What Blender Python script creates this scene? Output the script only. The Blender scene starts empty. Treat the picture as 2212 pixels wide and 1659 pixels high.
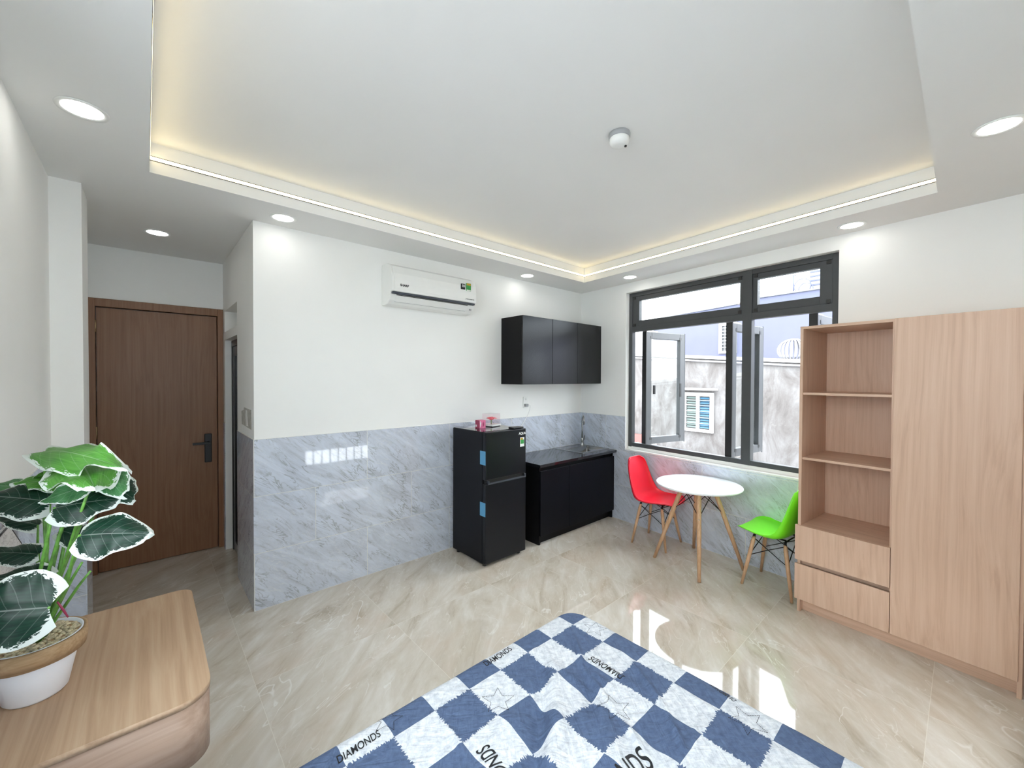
import bpy, bmesh, math, random
from mathutils import Vector, Matrix, noise
random.seed(7)
S = bpy.context.scene
COL = S.collection
PI = math.pi
# ------------------------------------------------------------------ camera
W, H, F = 2212, 1659, 881.2
CAM = Vector((-4.1505, -3.2958, 1.6333))
YAW, PITCH, ROLL = 0.8389, -0.01433, 0.00347
FW = Vector((math.cos(YAW)*math.cos(PITCH), math.sin(YAW)*math.cos(PITCH), math.sin(PITCH)))
_r = Vector((math.sin(YAW), -math.cos(YAW), 0)); _u = _r.cross(FW)
RT = math.cos(ROLL)*_r + math.sin(ROLL)*_u; UP = -math.sin(ROLL)*_r + math.cos(ROLL)*_u
def ray(u, v): return FW + RT*((u-W/2)/F) - UP*((v-H/2)/F)
def at_z(u, v, z): d = ray(u, v); return CAM + d*((z-CAM.z)/d.z)
def at_d(u, v, d): return CAM + ray(u, v)*d
cd = bpy.data.cameras.new('camera'); cam = bpy.data.objects.new('camera', cd); COL.objects.link(cam)
cam.matrix_world = Matrix(((RT.x, UP.x, -FW.x, CAM.x), (RT.y, UP.y, -FW.y, CAM.y), (RT.z, UP.z, -FW.z, CAM.z), (0, 0, 0, 1)))
cd.sensor_fit = 'HORIZONTAL'; cd.sensor_width = 36; cd.lens = 36*F/W; cd.clip_start = 0.02; cd.clip_end = 300
S.camera = cam
# window wall frame: t along the wall from the corner, n into the room
AN = -0.1016
DB = Vector((math.sin(AN), -math.cos(AN), 0)); NB = Vector((-math.cos(AN), -math.sin(AN), 0))
ANG = math.atan2(DB.y, DB.x)            # local x = t, local y = -n
def b2w(t, n, z=0): return DB*t + NB*n + Vector((0, 0, z))

# ------------------------------------------------------------------ materials
def srgb(r, g, b):
    f = lambda c: (c/12.92 if c <= .04045 else ((c+.055)/1.055)**2.4)
    return tuple(f(x/255) for x in (r, g, b)) + (1,)
class G:
    """tiny node graph helper"""
    def __init__(s, name):
        s.m = bpy.data.materials.new(name); s.m.use_nodes = True; s.t = s.m.node_tree; s.n = s.t.nodes; s.l = s.t.links
        s.b = s.n['Principled BSDF']; s.o = s.n['Material Output']
    def new(s, typ, **k):
        nd = s.n.new(typ)
        for a, v in k.items(): setattr(nd, a, v)
        return nd
    def put(s, sock, v):
        if isinstance(v, bpy.types.NodeSocket): s.l.new(v, sock)
        elif v is not None: sock.default_value = v
    def math(s, op, a, b=None, c=None, clamp=False):
        nd = s.new('ShaderNodeMath', operation=op); nd.use_clamp = clamp
        s.put(nd.inputs[0], a); s.put(nd.inputs[1], b)
        if c is not None: s.put(nd.inputs[2], c)
        return nd.outputs[0]
    def coord(s, kind='Object'): return s.new('ShaderNodeTexCoord').outputs[kind]
    def xyz(s, v): nd = s.new('ShaderNodeSeparateXYZ'); s.put(nd.inputs[0], v); return nd.outputs
    def comb(s, x, y, z): nd = s.new('ShaderNodeCombineXYZ'); s.put(nd.inputs[0], x); s.put(nd.inputs[1], y); s.put(nd.inputs[2], z); return nd.outputs[0]
    def mapping(s, v, sc=(1, 1, 1), rot=(0, 0, 0), loc=(0, 0, 0)):
        nd = s.new('ShaderNodeMapping'); s.put(nd.inputs[0], v); nd.inputs['Scale'].default_value = sc
        nd.inputs['Rotation'].default_value = rot; nd.inputs['Location'].default_value = loc; return nd.outputs[0]
    def aniso(s, v, rz, sc, loc=(0, 0, 0)): return s.mapping(s.mapping(v, (1, 1, 1), (0, 0, rz)), sc, (0, 0, 0), loc)
    def noise(s, v, scale, detail=4, rough=.5, dist=0, col=False):
        nd = s.new('ShaderNodeTexNoise'); s.put(nd.inputs['Vector'], v); nd.inputs['Scale'].default_value = scale
        nd.inputs['Detail'].default_value = detail; nd.inputs['Roughness'].default_value = rough; nd.inputs['Distortion'].default_value = dist
        return nd.outputs['Color' if col else 'Fac']
    def ramp(s, f, stops, interp='LINEAR'):
        nd = s.new('ShaderNodeValToRGB'); s.put(nd.inputs[0], f); cr = nd.color_ramp; cr.interpolation = interp
        while len(cr.elements) < len(stops): cr.elements.new(.5)
        for e, (p, c) in zip(cr.elements, stops): e.position = p; e.color = c if len(c) == 4 else tuple(c)+(1,)
        return nd.outputs[0]
    def mix(s, f, a, b, mode='MIX'):
        nd = s.new('ShaderNodeMix', data_type='RGBA', blend_type=mode); s.put(nd.inputs['Factor'], f)
        s.put(nd.inputs['A'], a); s.put(nd.inputs['B'], b); return nd.outputs['Result']
    def bump(s, h, strength=.2, dist=.01):
        nd = s.new('ShaderNodeBump'); nd.inputs['Strength'].default_value = strength; nd.inputs['Distance'].default_value = dist
        s.put(nd.inputs['Height'], h); s.l.new(nd.outputs[0], s.b.inputs['Normal'])
    def set(s, **k):
        for a, v in k.items():
            s.put(s.b.inputs[a.replace('_', ' ')], v)
        return s.m
def plain(name, c, rough=.5, metal=0, spec=.5, coat=0, vary=.04, scale=12, bump=0):
    g = G(name); n = g.noise(g.coord(), scale, 3)
    d = tuple(max(0, x*(1-vary)) for x in c[:3])+(1,); l = tuple(min(1, x*(1+vary)) for x in c[:3])+(1,)
    if bump: g.bump(g.noise(g.coord(), scale*20, 2), bump, .002)
    return g.set(Base_Color=g.ramp(n, [(.3, d), (.7, l)]), Roughness=rough, Metallic=metal, Specular_IOR_Level=spec, Coat_Weight=coat, Coat_Roughness=.05)
def emit(name, c, s):
    g = G(name); return g.set(Base_Color=(0.8, 0.8, 0.8, 1), Emission_Color=c, Emission_Strength=s)
M = {}
M['paint'] = plain('white_wall_paint', srgb(243, 243, 240), .85, spec=.2, vary=.012, scale=2)
M['ceil'] = plain('ceiling_paint', srgb(236, 236, 234), .95, spec=.1, vary=.01, scale=2)
M['black_lam'] = plain('black_laminate', (.0055, .006, .0075, 1), .27, spec=.42, vary=.1)
M['black_side'] = plain('black_board', (.004, .004, .005, 1), .45, spec=.2, vary=.1)
M['fridge'] = plain('fridge_black_steel', (.0055, .0065, .010, 1), .3, spec=.3, vary=.1)
M['fridge_side'] = plain('fridge_black_side', (.0055, .006, .009, 1), .5, spec=.22)
M['black_low'] = plain('black_laminate_base', (.003, .0034, .006, 1), .38, spec=.16, vary=.1)
M['fridge_trim'] = plain('fridge_grey_trim', (.07, .08, .1, 1), .3, metal=.4)
M['counter'] = plain('black_granite', (.012, .013, .016, 1), .06, spec=.9, vary=.3, scale=90)
M['steel'] = plain('stainless_steel', (.42, .42, .41, 1), .24, metal=1, vary=.05, scale=30)
M['alu'] = plain('charcoal_aluminium', (.062, .066, .07, 1), .42, spec=.45, vary=.05)
M['alu_dark'] = plain('black_aluminium', (.018, .019, .02, 1), .35, spec=.5)
M['plastic_w'] = plain('white_plastic', srgb(238, 239, 236), .35, vary=.01)
M['plastic_g'] = plain('grey_plastic', (.35, .36, .37, 1), .4)
M['plastic_b'] = plain('black_plastic', (.012, .012, .013, 1), .35)
M['slot'] = plain('dark_grey_slot', (.05, .06, .08, 1), .4)
M['red'] = plain('red_plastic', srgb(240, 38, 62), .3, vary=.02)
M['green'] = plain('lime_plastic', srgb(128, 240, 40), .35, vary=.02)
M['table_w'] = plain('white_lacquer', (.86, .90, .92, 1), .22, vary=.01)
M['wire'] = plain('black_steel_wire', (.012, .012, .014, 1), .35, metal=.5)
M['screw'] = plain('steel_screw', (.7, .68, .62, 1), .25, metal=1)
M['tape'] = plain('blue_tape', srgb(84, 150, 190), .4, vary=.06)
M['pot'] = plain('white_ceramic', srgb(232, 234, 240), .45, vary=.01)
M['gravel'] = plain('pebbles', srgb(196, 182, 152), .7, vary=.4, scale=90)
M['stem'] = plain('green_stem', srgb(98, 150, 62), .4, vary=.35, scale=60)
M['brass'] = plain('hinge_brass', (.55, .42, .25, 1), .3, metal=1)
M['pink'] = plain('pink_card', srgb(226, 120, 160), .4, vary=.15, scale=40)
M['maroon'] = plain('maroon_card', srgb(160, 50, 85), .4, vary=.15, scale=40)
M['petal'] = plain('pink_petal', srgb(245, 120, 130), .5, vary=.15, scale=80)
M['ink'] = plain('black_ink', (.008, .009, .012, 1), .7)
M['label_w'] = plain('label_white', (.85, .86, .84, 1), .4)
M['label_g'] = plain('label_green', srgb(50, 150, 70), .4, vary=.3, scale=60)
M['label_y'] = plain('label_yellow', srgb(200, 160, 50), .4)
M['plaster_w'] = plain('fresh_plaster', srgb(228, 228, 224), .8)
M['plaster_g'] = plain('bare_plaster', srgb(186, 184, 176), .9, vary=.2, scale=30)
M['disc'] = emit('downlight_diffuser', (1, .98, .94, 1), 9.5)
M['led'] = emit('led_strip_glow', (1, .80, .42, 1), 6.0)
M['led_face'] = plain('led_channel', (.05, .045, .04, 1), .5)
M['sage'] = plain('sage_louvre', srgb(88, 102, 98), .5)
M['sky_louvre'] = plain('blue_louvre', srgb(45, 90, 115), .4)
M['white_paint_out'] = plain('white_paint_outdoor', (.42, .42, .42, 1), .6)
M['lavender'] = plain('lavender_render', (.10, .105, .165, 1), .8, vary=.05, scale=1.5)
M['red_roof'] = plain('red_sheet_metal', (.22, .075, .065, 1), .5)
M['brown_roof'] = plain('brown_sheet_metal', (.30, .20, .16, 1), .6)
M['zinc'] = plain('zinc', (.3, .3, .31, 1), .4, metal=.3)
M['concrete'] = plain('pale_concrete', (.40, .39, .39, 1), .9, vary=.2, scale=3)

def wood(name, c1, c2, c3, axis, along=(1, 1, 1), rough=.42, freq=1.0):
    """c1 dark grain .. c3 light; axis = grain direction index"""
    g = G(name); co = g.coord()
    sc = [44*freq]*3; sc[axis] = .8*freq
    warp = g.noise(g.mapping(co, tuple(2.2 if i != axis else .55 for i in range(3))), 1, 2)
    v = g.mapping(co, tuple(sc)); x = g.new('ShaderNodeVectorMath', operation='ADD'); g.put(x.inputs[0], v)
    wv = g.comb(g.math('MULTIPLY', warp, 8), g.math('MULTIPLY', warp, 8), g.math('MULTIPLY', warp, 8)); g.put(x.inputs[1], wv)
    fine = g.noise(x.outputs[0], 1.0, 5, .6)
    sc2 = [150]*3; sc2[axis] = 4
    pores = g.noise(g.mapping(co, tuple(sc2)), 1, 2, .6)
    broad = g.noise(g.mapping(co, tuple(4 if i != axis else .5 for i in range(3))), 1, 2)
    base = g.ramp(fine, [(.22, c1), (.5, c2), (.74, c3)])
    base = g.mix(g.math('MULTIPLY', g.math('SUBTRACT', pores, .5), .6, clamp=True), base, c1)
    base = g.mix(g.math('MULTIPLY', broad, .35), base, c2)
    g.bump(g.math('ADD', fine, pores), .05, .001)
    return g.set(Base_Color=base, Roughness=rough, Specular_IOR_Level=.4)
w1, w2, w3 = srgb(184, 148, 124), srgb(209, 176, 152), srgb(218, 188, 165)
M['wood_v'] = wood('oak_laminate_upright', w1, w2, w3, 2)
M['wood_h'] = wood('oak_laminate_sideways', w1, w2, w3, 0)
d1, d2, d3 = srgb(146, 116, 90), srgb(180, 150, 122), srgb(196, 170, 142)
M['desk_top'] = wood('oak_laminate_desk', d1, d2, d3, 1, rough=.5)
e1, e2, e3 = srgb(140, 112, 94), srgb(168, 141, 122), srgb(182, 157, 138)
M['desk_side'] = wood('oak_laminate_desk_side', e1, e2, e3, 0)
M['door_wood'] = wood('brown_door_laminate', srgb(122, 86, 60), srgb(142, 103, 76), srgb(154, 115, 87), 2, freq=1.4)
M['leg_wood'] = wood('beech_leg', srgb(176, 134, 98), srgb(205, 164, 128), srgb(222, 184, 150), 2, freq=2)
M['band'] = wood('cork_band', srgb(140, 110, 76), srgb(168, 138, 104), srgb(186, 158, 124), 0, freq=3, rough=.8)

def fract_line(g, x, off, period, half):
    """1 near the lines x = off + k*period"""
    a = g.math('DIVIDE', g.math('SUBTRACT', x, off), period)
    f = g.math('ABSOLUTE', g.math('SUBTRACT', g.math('FRACT', g.math('ADD', a, 100.5)), .5))
    return g.math('LESS_THAN', f, half/period)
def cell(g, x, off, period): return g.math('FLOOR', g.math('DIVIDE', g.math('SUBTRACT', x, off), period))

def floor_mat():
    g = G('beige_marble_tiles'); co = g.coord(); x, y, z = g.xyz(co)
    lines = g.math('MAXIMUM', fract_line(g, x, -3.728, .8, .0011), fract_line(g, y, .005, .8, .0011))
    cx, cy = cell(g, x, -3.728, .8), cell(g, y, .005, .8)
    shift = g.comb(g.math('MULTIPLY', cx, 3.71), g.math('MULTIPLY', cy, 5.13), g.math('MULTIPLY', g.math('ADD', cx, cy), 2.3))
    add = g.new('ShaderNodeVectorMath', operation='ADD'); g.put(add.inputs[0], co); g.put(add.inputs[1], shift)
    rot = g.aniso(add.outputs[0], -.75, (1.3, 4.2, 1))
    cloud = g.noise(rot, 1.5, 6, .62, .9)
    patch = g.noise(g.aniso(add.outputs[0], -.6, (1.4, 2.8, 1)), 1.3, 3, .5, .4)
    fine = g.noise(g.aniso(add.outputs[0], -.75, (7, 22, 1)), 1.4, 4, .6, .6)
    c = g.ramp(cloud, [(.3, srgb(184, 171, 152)), (.43, srgb(205, 195, 179)), (.57, srgb(215, 207, 194)), (.72, srgb(228, 223, 214))])
    c = g.mix(g.math('MULTIPLY', g.math('SUBTRACT', patch, .5), 1.6, clamp=True), c, srgb(204, 180, 156))
    c = g.mix(g.math('MULTIPLY', g.math('SUBTRACT', fine, .52), 1.6, clamp=True), c, srgb(228, 224, 216))
    def vein(sc, rz, n_sc, width, seed):
        v = g.noise(g.aniso(add.outputs[0], rz, sc, (seed, seed*1.7, 0)), n_sc, 3, .55, .8)
        return g.math('SUBTRACT', 1, g.math('DIVIDE', g.math('ABSOLUTE', g.math('SUBTRACT', v, .5)), width), clamp=True)
    mask = g.noise(add.outputs[0], 2.6, 2)
    v1 = g.math('MULTIPLY', vein((1, 2.6, 1), -.7, 1.5, .006, 1.3), g.math('MULTIPLY', g.math('SUBTRACT', mask, .42), 7, clamp=True))
    v2 = g.math('MULTIPLY', vein((1.6, 3.0, 1), -.4, 2.2, .006, 5.1), g.math('MULTIPLY', g.math('SUBTRACT', .52, mask), 7, clamp=True))
    c = g.mix(g.math('MULTIPLY', v1, .7), c, srgb(240, 238, 232))
    c = g.mix(g.math('MULTIPLY', v2, .5), c, srgb(236, 233, 226))
    c = g.mix(g.math('MULTIPLY', lines, .55), c, srgb(240, 236, 224))
    return g.set(Base_Color=c, Roughness=.045, Specular_IOR_Level=.62)
M['floor'] = floor_mat()

def tile_mat(name, axis, j1, j2, tint):
    """grey marble 80x40 tiles in running bond; axis = horizontal coordinate"""
    g = G(name); co = g.coord(); p = g.xyz(co); a = p[axis]; z = p[2]
    row = cell(g, z, 0, .4)
    odd = g.math('FLOORED_MODULO', row, 2)
    off = g.math('ADD', j1, g.math('MULTIPLY', odd, j2-j1))
    u = g.math('SUBTRACT', a, off)
    vl = fract_line(g, u, 0, .8, .0016); hl = fract_line(g, z, 0, .4, .0016)
    cx = cell(g, u, 0, .8)
    ru = g.math('SUBTRACT', u, g.math('MULTIPLY', cx, .8)); rz = g.math('SUBTRACT', z, g.math('MULTIPLY', row, .4))
    q = g.comb(ru, rz, g.math('MULTIPLY', g.math('FLOORED_MODULO', g.math('ADD', cx, g.math('MULTIPLY', row, 1)), 3), 7.7))
    r1 = g.aniso(q, .68, (1.8, 7.5, 1))
    cloud = g.noise(r1, 1.5, 7, .66, 1.1)
    fine = g.noise(g.aniso(q, .7, (6, 34, 1)), 1.3, 4, .65, .9)
    c = g.ramp(cloud, [(.25, srgb(176, 181, 192)), (.42, srgb(196, 202, 214)), (.6, srgb(209, 216, 229)), (.78, srgb(224, 231, 243))])
    c = g.mix(g.math('MULTIPLY', g.math('SUBTRACT', fine, .55), 2.2, clamp=True), c, srgb(140, 142, 142))
    def vein(sc, rz_, ns, wd, sd, dist=1.6):
        v = g.noise(g.aniso(q, rz_, sc, (sd, sd*2.1, 0)), ns, 3, .6, dist)
        return g.math('SUBTRACT', 1, g.math('DIVIDE', g.math('ABSOLUTE', g.math('SUBTRACT', v, .5)), wd), clamp=True)
    m = g.noise(q, 6, 2); 
    dk = g.math('MULTIPLY', vein((2.2, 8, 1), .75, 1.6, .03, 2.2), g.math('MULTIPLY', g.math('SUBTRACT', m, .45), 7, clamp=True))
    lt = g.math('MULTIPLY', vein((3, 6, 1), .55, 1.5, .02, 7.9, 2.2), g.math('MULTIPLY', g.math('SUBTRACT', .52, m), 7, clamp=True))
    c = g.mix(g.math('MULTIPLY', dk, .6), c, srgb(120, 122, 122))
    c = g.mix(g.math('MULTIPLY', lt, .7), c, srgb(222, 225, 228))
    c = g.mix(g.math('MAXIMUM', vl, hl), c, srgb(226, 226, 220))
    return g.set(Base_Color=c, Roughness=.035, Specular_IOR_Level=.6)
M['tileA'] = tile_mat('grey_marble_tiles_back', 0, -2.7962, -3.1953, 0)
M['tileB'] = tile_mat('grey_marble_tiles_window', 0, .42, .815, 0)
M['tileY'] = tile_mat('grey_marble_tiles_side', 1, 0.0, .4, 0)

def sheet_mat():
    g = G('checked_cotton'); co = g.coord(); x, y, z = g.xyz(co); sx, sy = .153, .168
    warp = g.noise(co, 5, 2); wx = g.math('MULTIPLY', g.math('SUBTRACT', warp, .5), .014)
    x2 = g.math('ADD', x, wx); y2 = g.math('SUBTRACT', y, wx)
    X0, Y0 = -2.63+3.5, -2.05+2.75
    def dist(c, off, s):      # distance to centre of nearest even cell, in half-cells
        a = g.math('DIVIDE', g.math('SUBTRACT', g.math('SUBTRACT', off, c), s/2), 2*s)
        f = g.math('ABSOLUTE', g.math('SUBTRACT', g.math('FRACT', g.math('ADD', a, 100.5)), .5))
        return g.math('MULTIPLY', f, 4)
    ax, ay = dist(x2, X0, sx), dist(y2, Y0, sy)
    jn = g.noise(g.mapping(co, (260, 60, 1), (0, 0, 0)), 1, 1); jn2 = g.noise(g.mapping(co, (60, 260, 1)), 1, 1)
    jx = g.math('MULTIPLY', g.math('SUBTRACT', jn2, .5), .34); jy = g.math('MULTIPLY', g.math('SUBTRACT', jn, .5), .34)
    jag = g.math('LESS_THAN', g.math('MAXIMUM', g.math('ADD', ax, jx), g.math('ADD', ay, jy)), 1)
    smooth = g.math('MULTIPLY', g.math('GREATER_THAN', ax, 1.0), g.math('GREATER_THAN', ay, 1.0))
    dark = g.math('MAXIMUM', jag, smooth)
    mott = g.noise(g.mapping(co, (30, 30, 30)), 1.5, 4, .7)
    light = g.ramp(mott, [(.35, srgb(196, 202, 210)), (.55, srgb(222, 226, 231)), (.7, srgb(234, 237, 240))])
    dk = g.ramp(mott, [(.3, srgb(80, 96, 126)), (.7, srgb(96, 114, 146))])
    c = g.mix(dark, light, dk)
    weave = g.math('ADD', g.math('SINE', g.math('MULTIPLY', x, 4200)), g.math('SINE', g.math('MULTIPLY', y, 4200)))
    cr = g.math('ADD', g.noise(g.aniso(co, .6, (4, 16, 4)), 2.0, 3, .5, 1.2), g.noise(g.aniso(co, -.9, (4, 20, 4)), 1.6, 2, .5, .8))
    g.bump(g.math('ADD', g.math('MULTIPLY', cr, 1.0), g.math('MULTIPLY', weave, .004)), .5, .022)
    return g.set(Base_Color=c, Roughness=.85, Specular_IOR_Level=.2)
M['sheet'] = sheet_mat()

def leaf_mat(name, a, b, rim):
    g = G(name); uv = g.coord('UV'); u, v, _ = g.xyz(uv)     # u along, v 0..1 across
    av = g.math('ABSOLUTE', g.math('MULTIPLY', g.math('SUBTRACT', v, .5), 2))
    st = g.noise(g.mapping(uv, (9, 16, 1), (0, 0, .4)), 1.6, 3, .7, .6)
    edge = g.math('ADD', g.math('POWER', av, 2.0), g.math('POWER', g.math('ABSOLUTE', g.math('MULTIPLY', g.math('SUBTRACT', u, .47), 2)), 5))
    e = g.math('ADD', edge, g.math('MULTIPLY', g.math('SUBTRACT', st, .5), 1.1))
    m = g.math('GREATER_THAN', e, .80)
    tone = g.noise(g.mapping(uv, (4, 30, 1)), 1, 2)
    c = g.ramp(tone, [(.3, a), (.7, b)])
    rib = g.math('LESS_THAN', g.math('ABSOLUTE', g.math('SUBTRACT', v, .5)), .010)
    sw = g.math('ABSOLUTE', g.math('SUBTRACT', v, .5))
    side = g.math('FRACT', g.math('MULTIPLY', g.math('SUBTRACT', u, g.math('MULTIPLY', sw, .55)), 7))
    ribs = g.math('LESS_THAN', side, .07)
    c = g.mix(g.math('MULTIPLY', g.math('MAXIMUM', rib, g.math('MULTIPLY', ribs, .4)), .22), c, rim)
    c = g.mix(m, c, rim)
    g.bump(side, .25, .003)
    g.set(Base_Color=c, Roughness=.38, Specular_IOR_Level=.45)
    tr = g.new('ShaderNodeBsdfTranslucent'); g.put(tr.inputs[0], c); mx = g.new('ShaderNodeMixShader'); mx.inputs[0].default_value = .3
    g.l.new(g.b.outputs[0], mx.inputs[1]); g.l.new(tr.outputs[0], mx.inputs[2]); g.l.new(mx.outputs[0], g.o.inputs[0])
    return g.m
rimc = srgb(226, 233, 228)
M['leaf_backlit'] = leaf_mat('leaf_backlit_green', srgb(66, 132, 44), srgb(98, 160, 68), rimc)  # top leaves: back-light put into the colour as a brighter green
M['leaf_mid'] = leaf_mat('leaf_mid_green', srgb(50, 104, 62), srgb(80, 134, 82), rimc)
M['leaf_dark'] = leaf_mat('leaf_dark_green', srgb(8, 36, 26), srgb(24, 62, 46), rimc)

def glass_mat(name, tint=(.96, .98, .98, 1), f0=1.5):
    g = G(name); lw = g.new('ShaderNodeLayerWeight'); fac = g.math('ADD', .04, g.math('MULTIPLY', g.math('POWER', lw.outputs['Facing'], 5), .96))
    t = g.new('ShaderNodeBsdfTransparent'); t.inputs[0].default_value = tint
    gl = g.new('ShaderNodeBsdfGlossy'); gl.inputs['Roughness'].default_value = 0.0
    mx = g.new('ShaderNodeMixShader'); g.l.new(fac, mx.inputs[0]); g.l.new(t.outputs[0], mx.inputs[1]); g.l.new(gl.outputs[0], mx.inputs[2])
    g.l.new(mx.outputs[0], g.o.inputs[0]); g.n.remove(g.b); return g.m
M['glass'] = glass_mat('window_glass')
M['acrylic'] = glass_mat('clear_acrylic', (.99, .93, .95, 1))
def frosted():
    g = G('smoked_glass'); return g.set(Base_Color=(.03, .035, .04, 1), Roughness=.12, Specular_IOR_Level=.5)
M['smoked'] = frosted()

def stained():
    g = G('weathered_render'); co = g.coord()
    n1 = g.noise(g.mapping(co, (1.6, 1.6, .8)), 1.8, 6, .68, .6); n2 = g.noise(g.mapping(co, (9, 9, 1.6)), 1.6, 4, .6)
    n3 = g.noise(co, 3.2, 5, .8)
    c = g.ramp(n1, [(.30, (.085, .078, .074)), (.44, (.125, .117, .112)), (.56, (.16, .154, .151)), (.72, (.21, .206, .204))])
    c = g.mix(g.math('MULTIPLY', g.math('SUBTRACT', n2, .52), 3.0, clamp=True), c, (.11, .10, .095, 1))
    c = g.mix(g.math('MULTIPLY', g.math('SUBTRACT', n3, .6), 4, clamp=True), c, (.27, .26, .25, 1))
    g.bump(n3, .3, .02)
    return g.set(Base_Color=c, Roughness=.95, Specular_IOR_Level=.1)
M['stained'] = stained()
def sketch():
    g = G('grey_line_print'); co = g.coord()
    v = g.noise(g.mapping(co, (3, 14, 30), (.6, 0, 0)), 1.2, 3, .6, 1.5)
    ln = g.math('SUBTRACT', 1, g.math('DIVIDE', g.math('ABSOLUTE', g.math('SUBTRACT', v, .5)), .035), clamp=True)
    return g.set(Base_Color=g.mix(g.math('MULTIPLY', ln, .6), srgb(226, 224, 222), srgb(120, 116, 116)), Roughness=.5)
M['print'] = sketch()

# ------------------------------------------------------------------ mesh builder
class MB:
    def __init__(s): s.v = []; s.f = []; s.uv = {}; s.sm = []
    def add(s, vs, fs, smooth=False, uvs=None):
        o = len(s.v); s.v += [tuple(v) for v in vs]
        for f in fs: s.f.append([i+o for i in f]); s.sm.append(smooth)
        if uvs:
            for i, q in enumerate(uvs): s.uv[o+i] = q
        return s
    def box(s, x0, x1, y0, y1, z0, z1):
        v = [(x, y, z) for z in (z0, z1) for y in (y0, y1) for x in (x0, x1)]
        return s.add(v, [(0, 2, 3, 1), (4, 5, 7, 6), (0, 1, 5, 4), (2, 6, 7, 3), (0, 4, 6, 2), (1, 3, 7, 5)])
    def prism(s, poly, axis, a, b, smooth=False):
        """extrude 2-D polygon (other two axes in order) along axis from a to b"""
        def P(q, h):
            r = list(q); r.insert(axis, h); return tuple(r)
        n = len(poly); v = [P(q, a) for q in poly]+[P(q, b) for q in poly]
        f = [tuple(range(n))[::-1], tuple(range(n, 2*n))]
        s.add(v, f); o = len(s.v)-2*n
        for i in range(n): s.f.append([o+i, o+(i+1) % n, o+n+(i+1) % n, o+n+i]); s.sm.append(smooth)
        return s
    def tube(s, pts, r, seg=10, cap=True):
        pts = [Vector(p) for p in pts]; n = len(pts); rs = r if isinstance(r, (list, tuple)) else [r]*n
        vs = []; prev = None
        for i, p in enumerate(pts):
            d = (pts[min(i+1, n-1)]-pts[max(i-1, 0)]).normalized()
            if prev is None: a = d.orthogonal().normalized()
            else: a = (prev - d*prev.dot(d)).normalized()
            prev = a; b = d.cross(a)
            for k in range(seg):
                t = 2*PI*k/seg; vs.append(p+(a*math.cos(t)+b*math.sin(t))*rs[i])
        fs = [(i*seg+k, i*seg+(k+1) % seg, (i+1)*seg+(k+1) % seg, (i+1)*seg+k) for i in range(n-1) for k in range(seg)]
        s.add(vs, fs, True)
        if cap:
            o = len(s.v)-n*seg; s.f.append([o+k for k in range(seg)][::-1]); s.sm.append(False)
            s.f.append([o+(n-1)*seg+k for k in range(seg)]); s.sm.append(False)
        return s
    def lathe(s, prof, c=(0, 0, 0), seg=48, smooth=True):
        vs = []
        for r, z in prof:
            for k in range(seg): t = 2*PI*k/seg; vs.append((c[0]+r*math.cos(t), c[1]+r*math.sin(t), c[2]+z))
        n = len(prof)
        fs = [(i*seg+k, i*seg+(k+1) % seg, (i+1)*seg+(k+1) % seg, (i+1)*seg+k) for i in range(n-1) for k in range(seg)]
        s.add(vs, fs, smooth); o = len(s.v)-n*seg
        if prof[0][0] > 1e-6: s.f.append([o+k for k in range(seg)][::-1]); s.sm.append(False)
        if prof[-1][0] > 1e-6: s.f.append([o+(n-1)*seg+k for k in range(seg)]); s.sm.append(False)
        return s
    def grid(s, fn, nu, nv, uvfn=None, smooth=True):
        vs = [fn(i/nu, j/nv) for i in range(nu+1) for j in range(nv+1)]
        uv = [(i/nu, j/nv) for i in range(nu+1) for j in range(nv+1)]
        fs = [(i*(nv+1)+j, (i+1)*(nv+1)+j, (i+1)*(nv+1)+j+1, i*(nv+1)+j+1) for i in range(nu) for j in range(nv)]
        return s.add(vs, fs, smooth, uv)
    def build(s, name, mat, parent=None, bevel=0, solid=0, subsurf=0, fix=True):
        me = bpy.data.meshes.new(name); me.from_pydata(s.v, [], s.f); me.update()
        if s.uv:
            L = me.uv_layers.new(name='UVMap')
            for lp in me.loops: L.data[lp.index].uv = s.uv.get(lp.vertex_index, (0, 0))
        if fix:
            bm = bmesh.new(); bm.from_mesh(me); bmesh.ops.recalc_face_normals(bm, faces=bm.faces[:]); bm.to_mesh(me); bm.free()
        for p, q in zip(me.polygons, s.sm): p.use_smooth = q
        me.materials.append(M[mat] if isinstance(mat, str) else mat)
        o = bpy.data.objects.new(name, me); COL.objects.link(o)
        if parent: o.parent = parent
        if solid: m = o.modifiers.new('solid', 'SOLIDIFY'); m.thickness = solid; m.offset = 0
        if bevel: m = o.modifiers.new('bevel', 'BEVEL'); m.width = bevel; m.segments = 2; m.limit_method = 'ANGLE'; m.angle_limit = .6
        if subsurf: m = o.modifiers.new('sub', 'SUBSURF'); m.levels = m.render_levels = subsurf
        return o
def tag(o, label=None, cat=None, group=None, kind=None):
    for k, v in (('label', label), ('category', cat), ('group', group), ('kind', kind)):
        if v: o[k] = v
    return o
def thing(name, label, cat, loc=(0, 0, 0), rz=0, group=None, kind=None):
    o = bpy.data.objects.new(name, None); COL.objects.link(o); o.empty_display_size = .1
    o.location = loc; o.rotation_euler = (0, 0, rz); return tag(o, label, cat, group, kind)
def struct(o, label=None): return tag(o, label, kind='structure')
def boxp(name, mat, parent, *b, bevel=0): return MB().box(*b).build(name, mat, parent, bevel)
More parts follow.
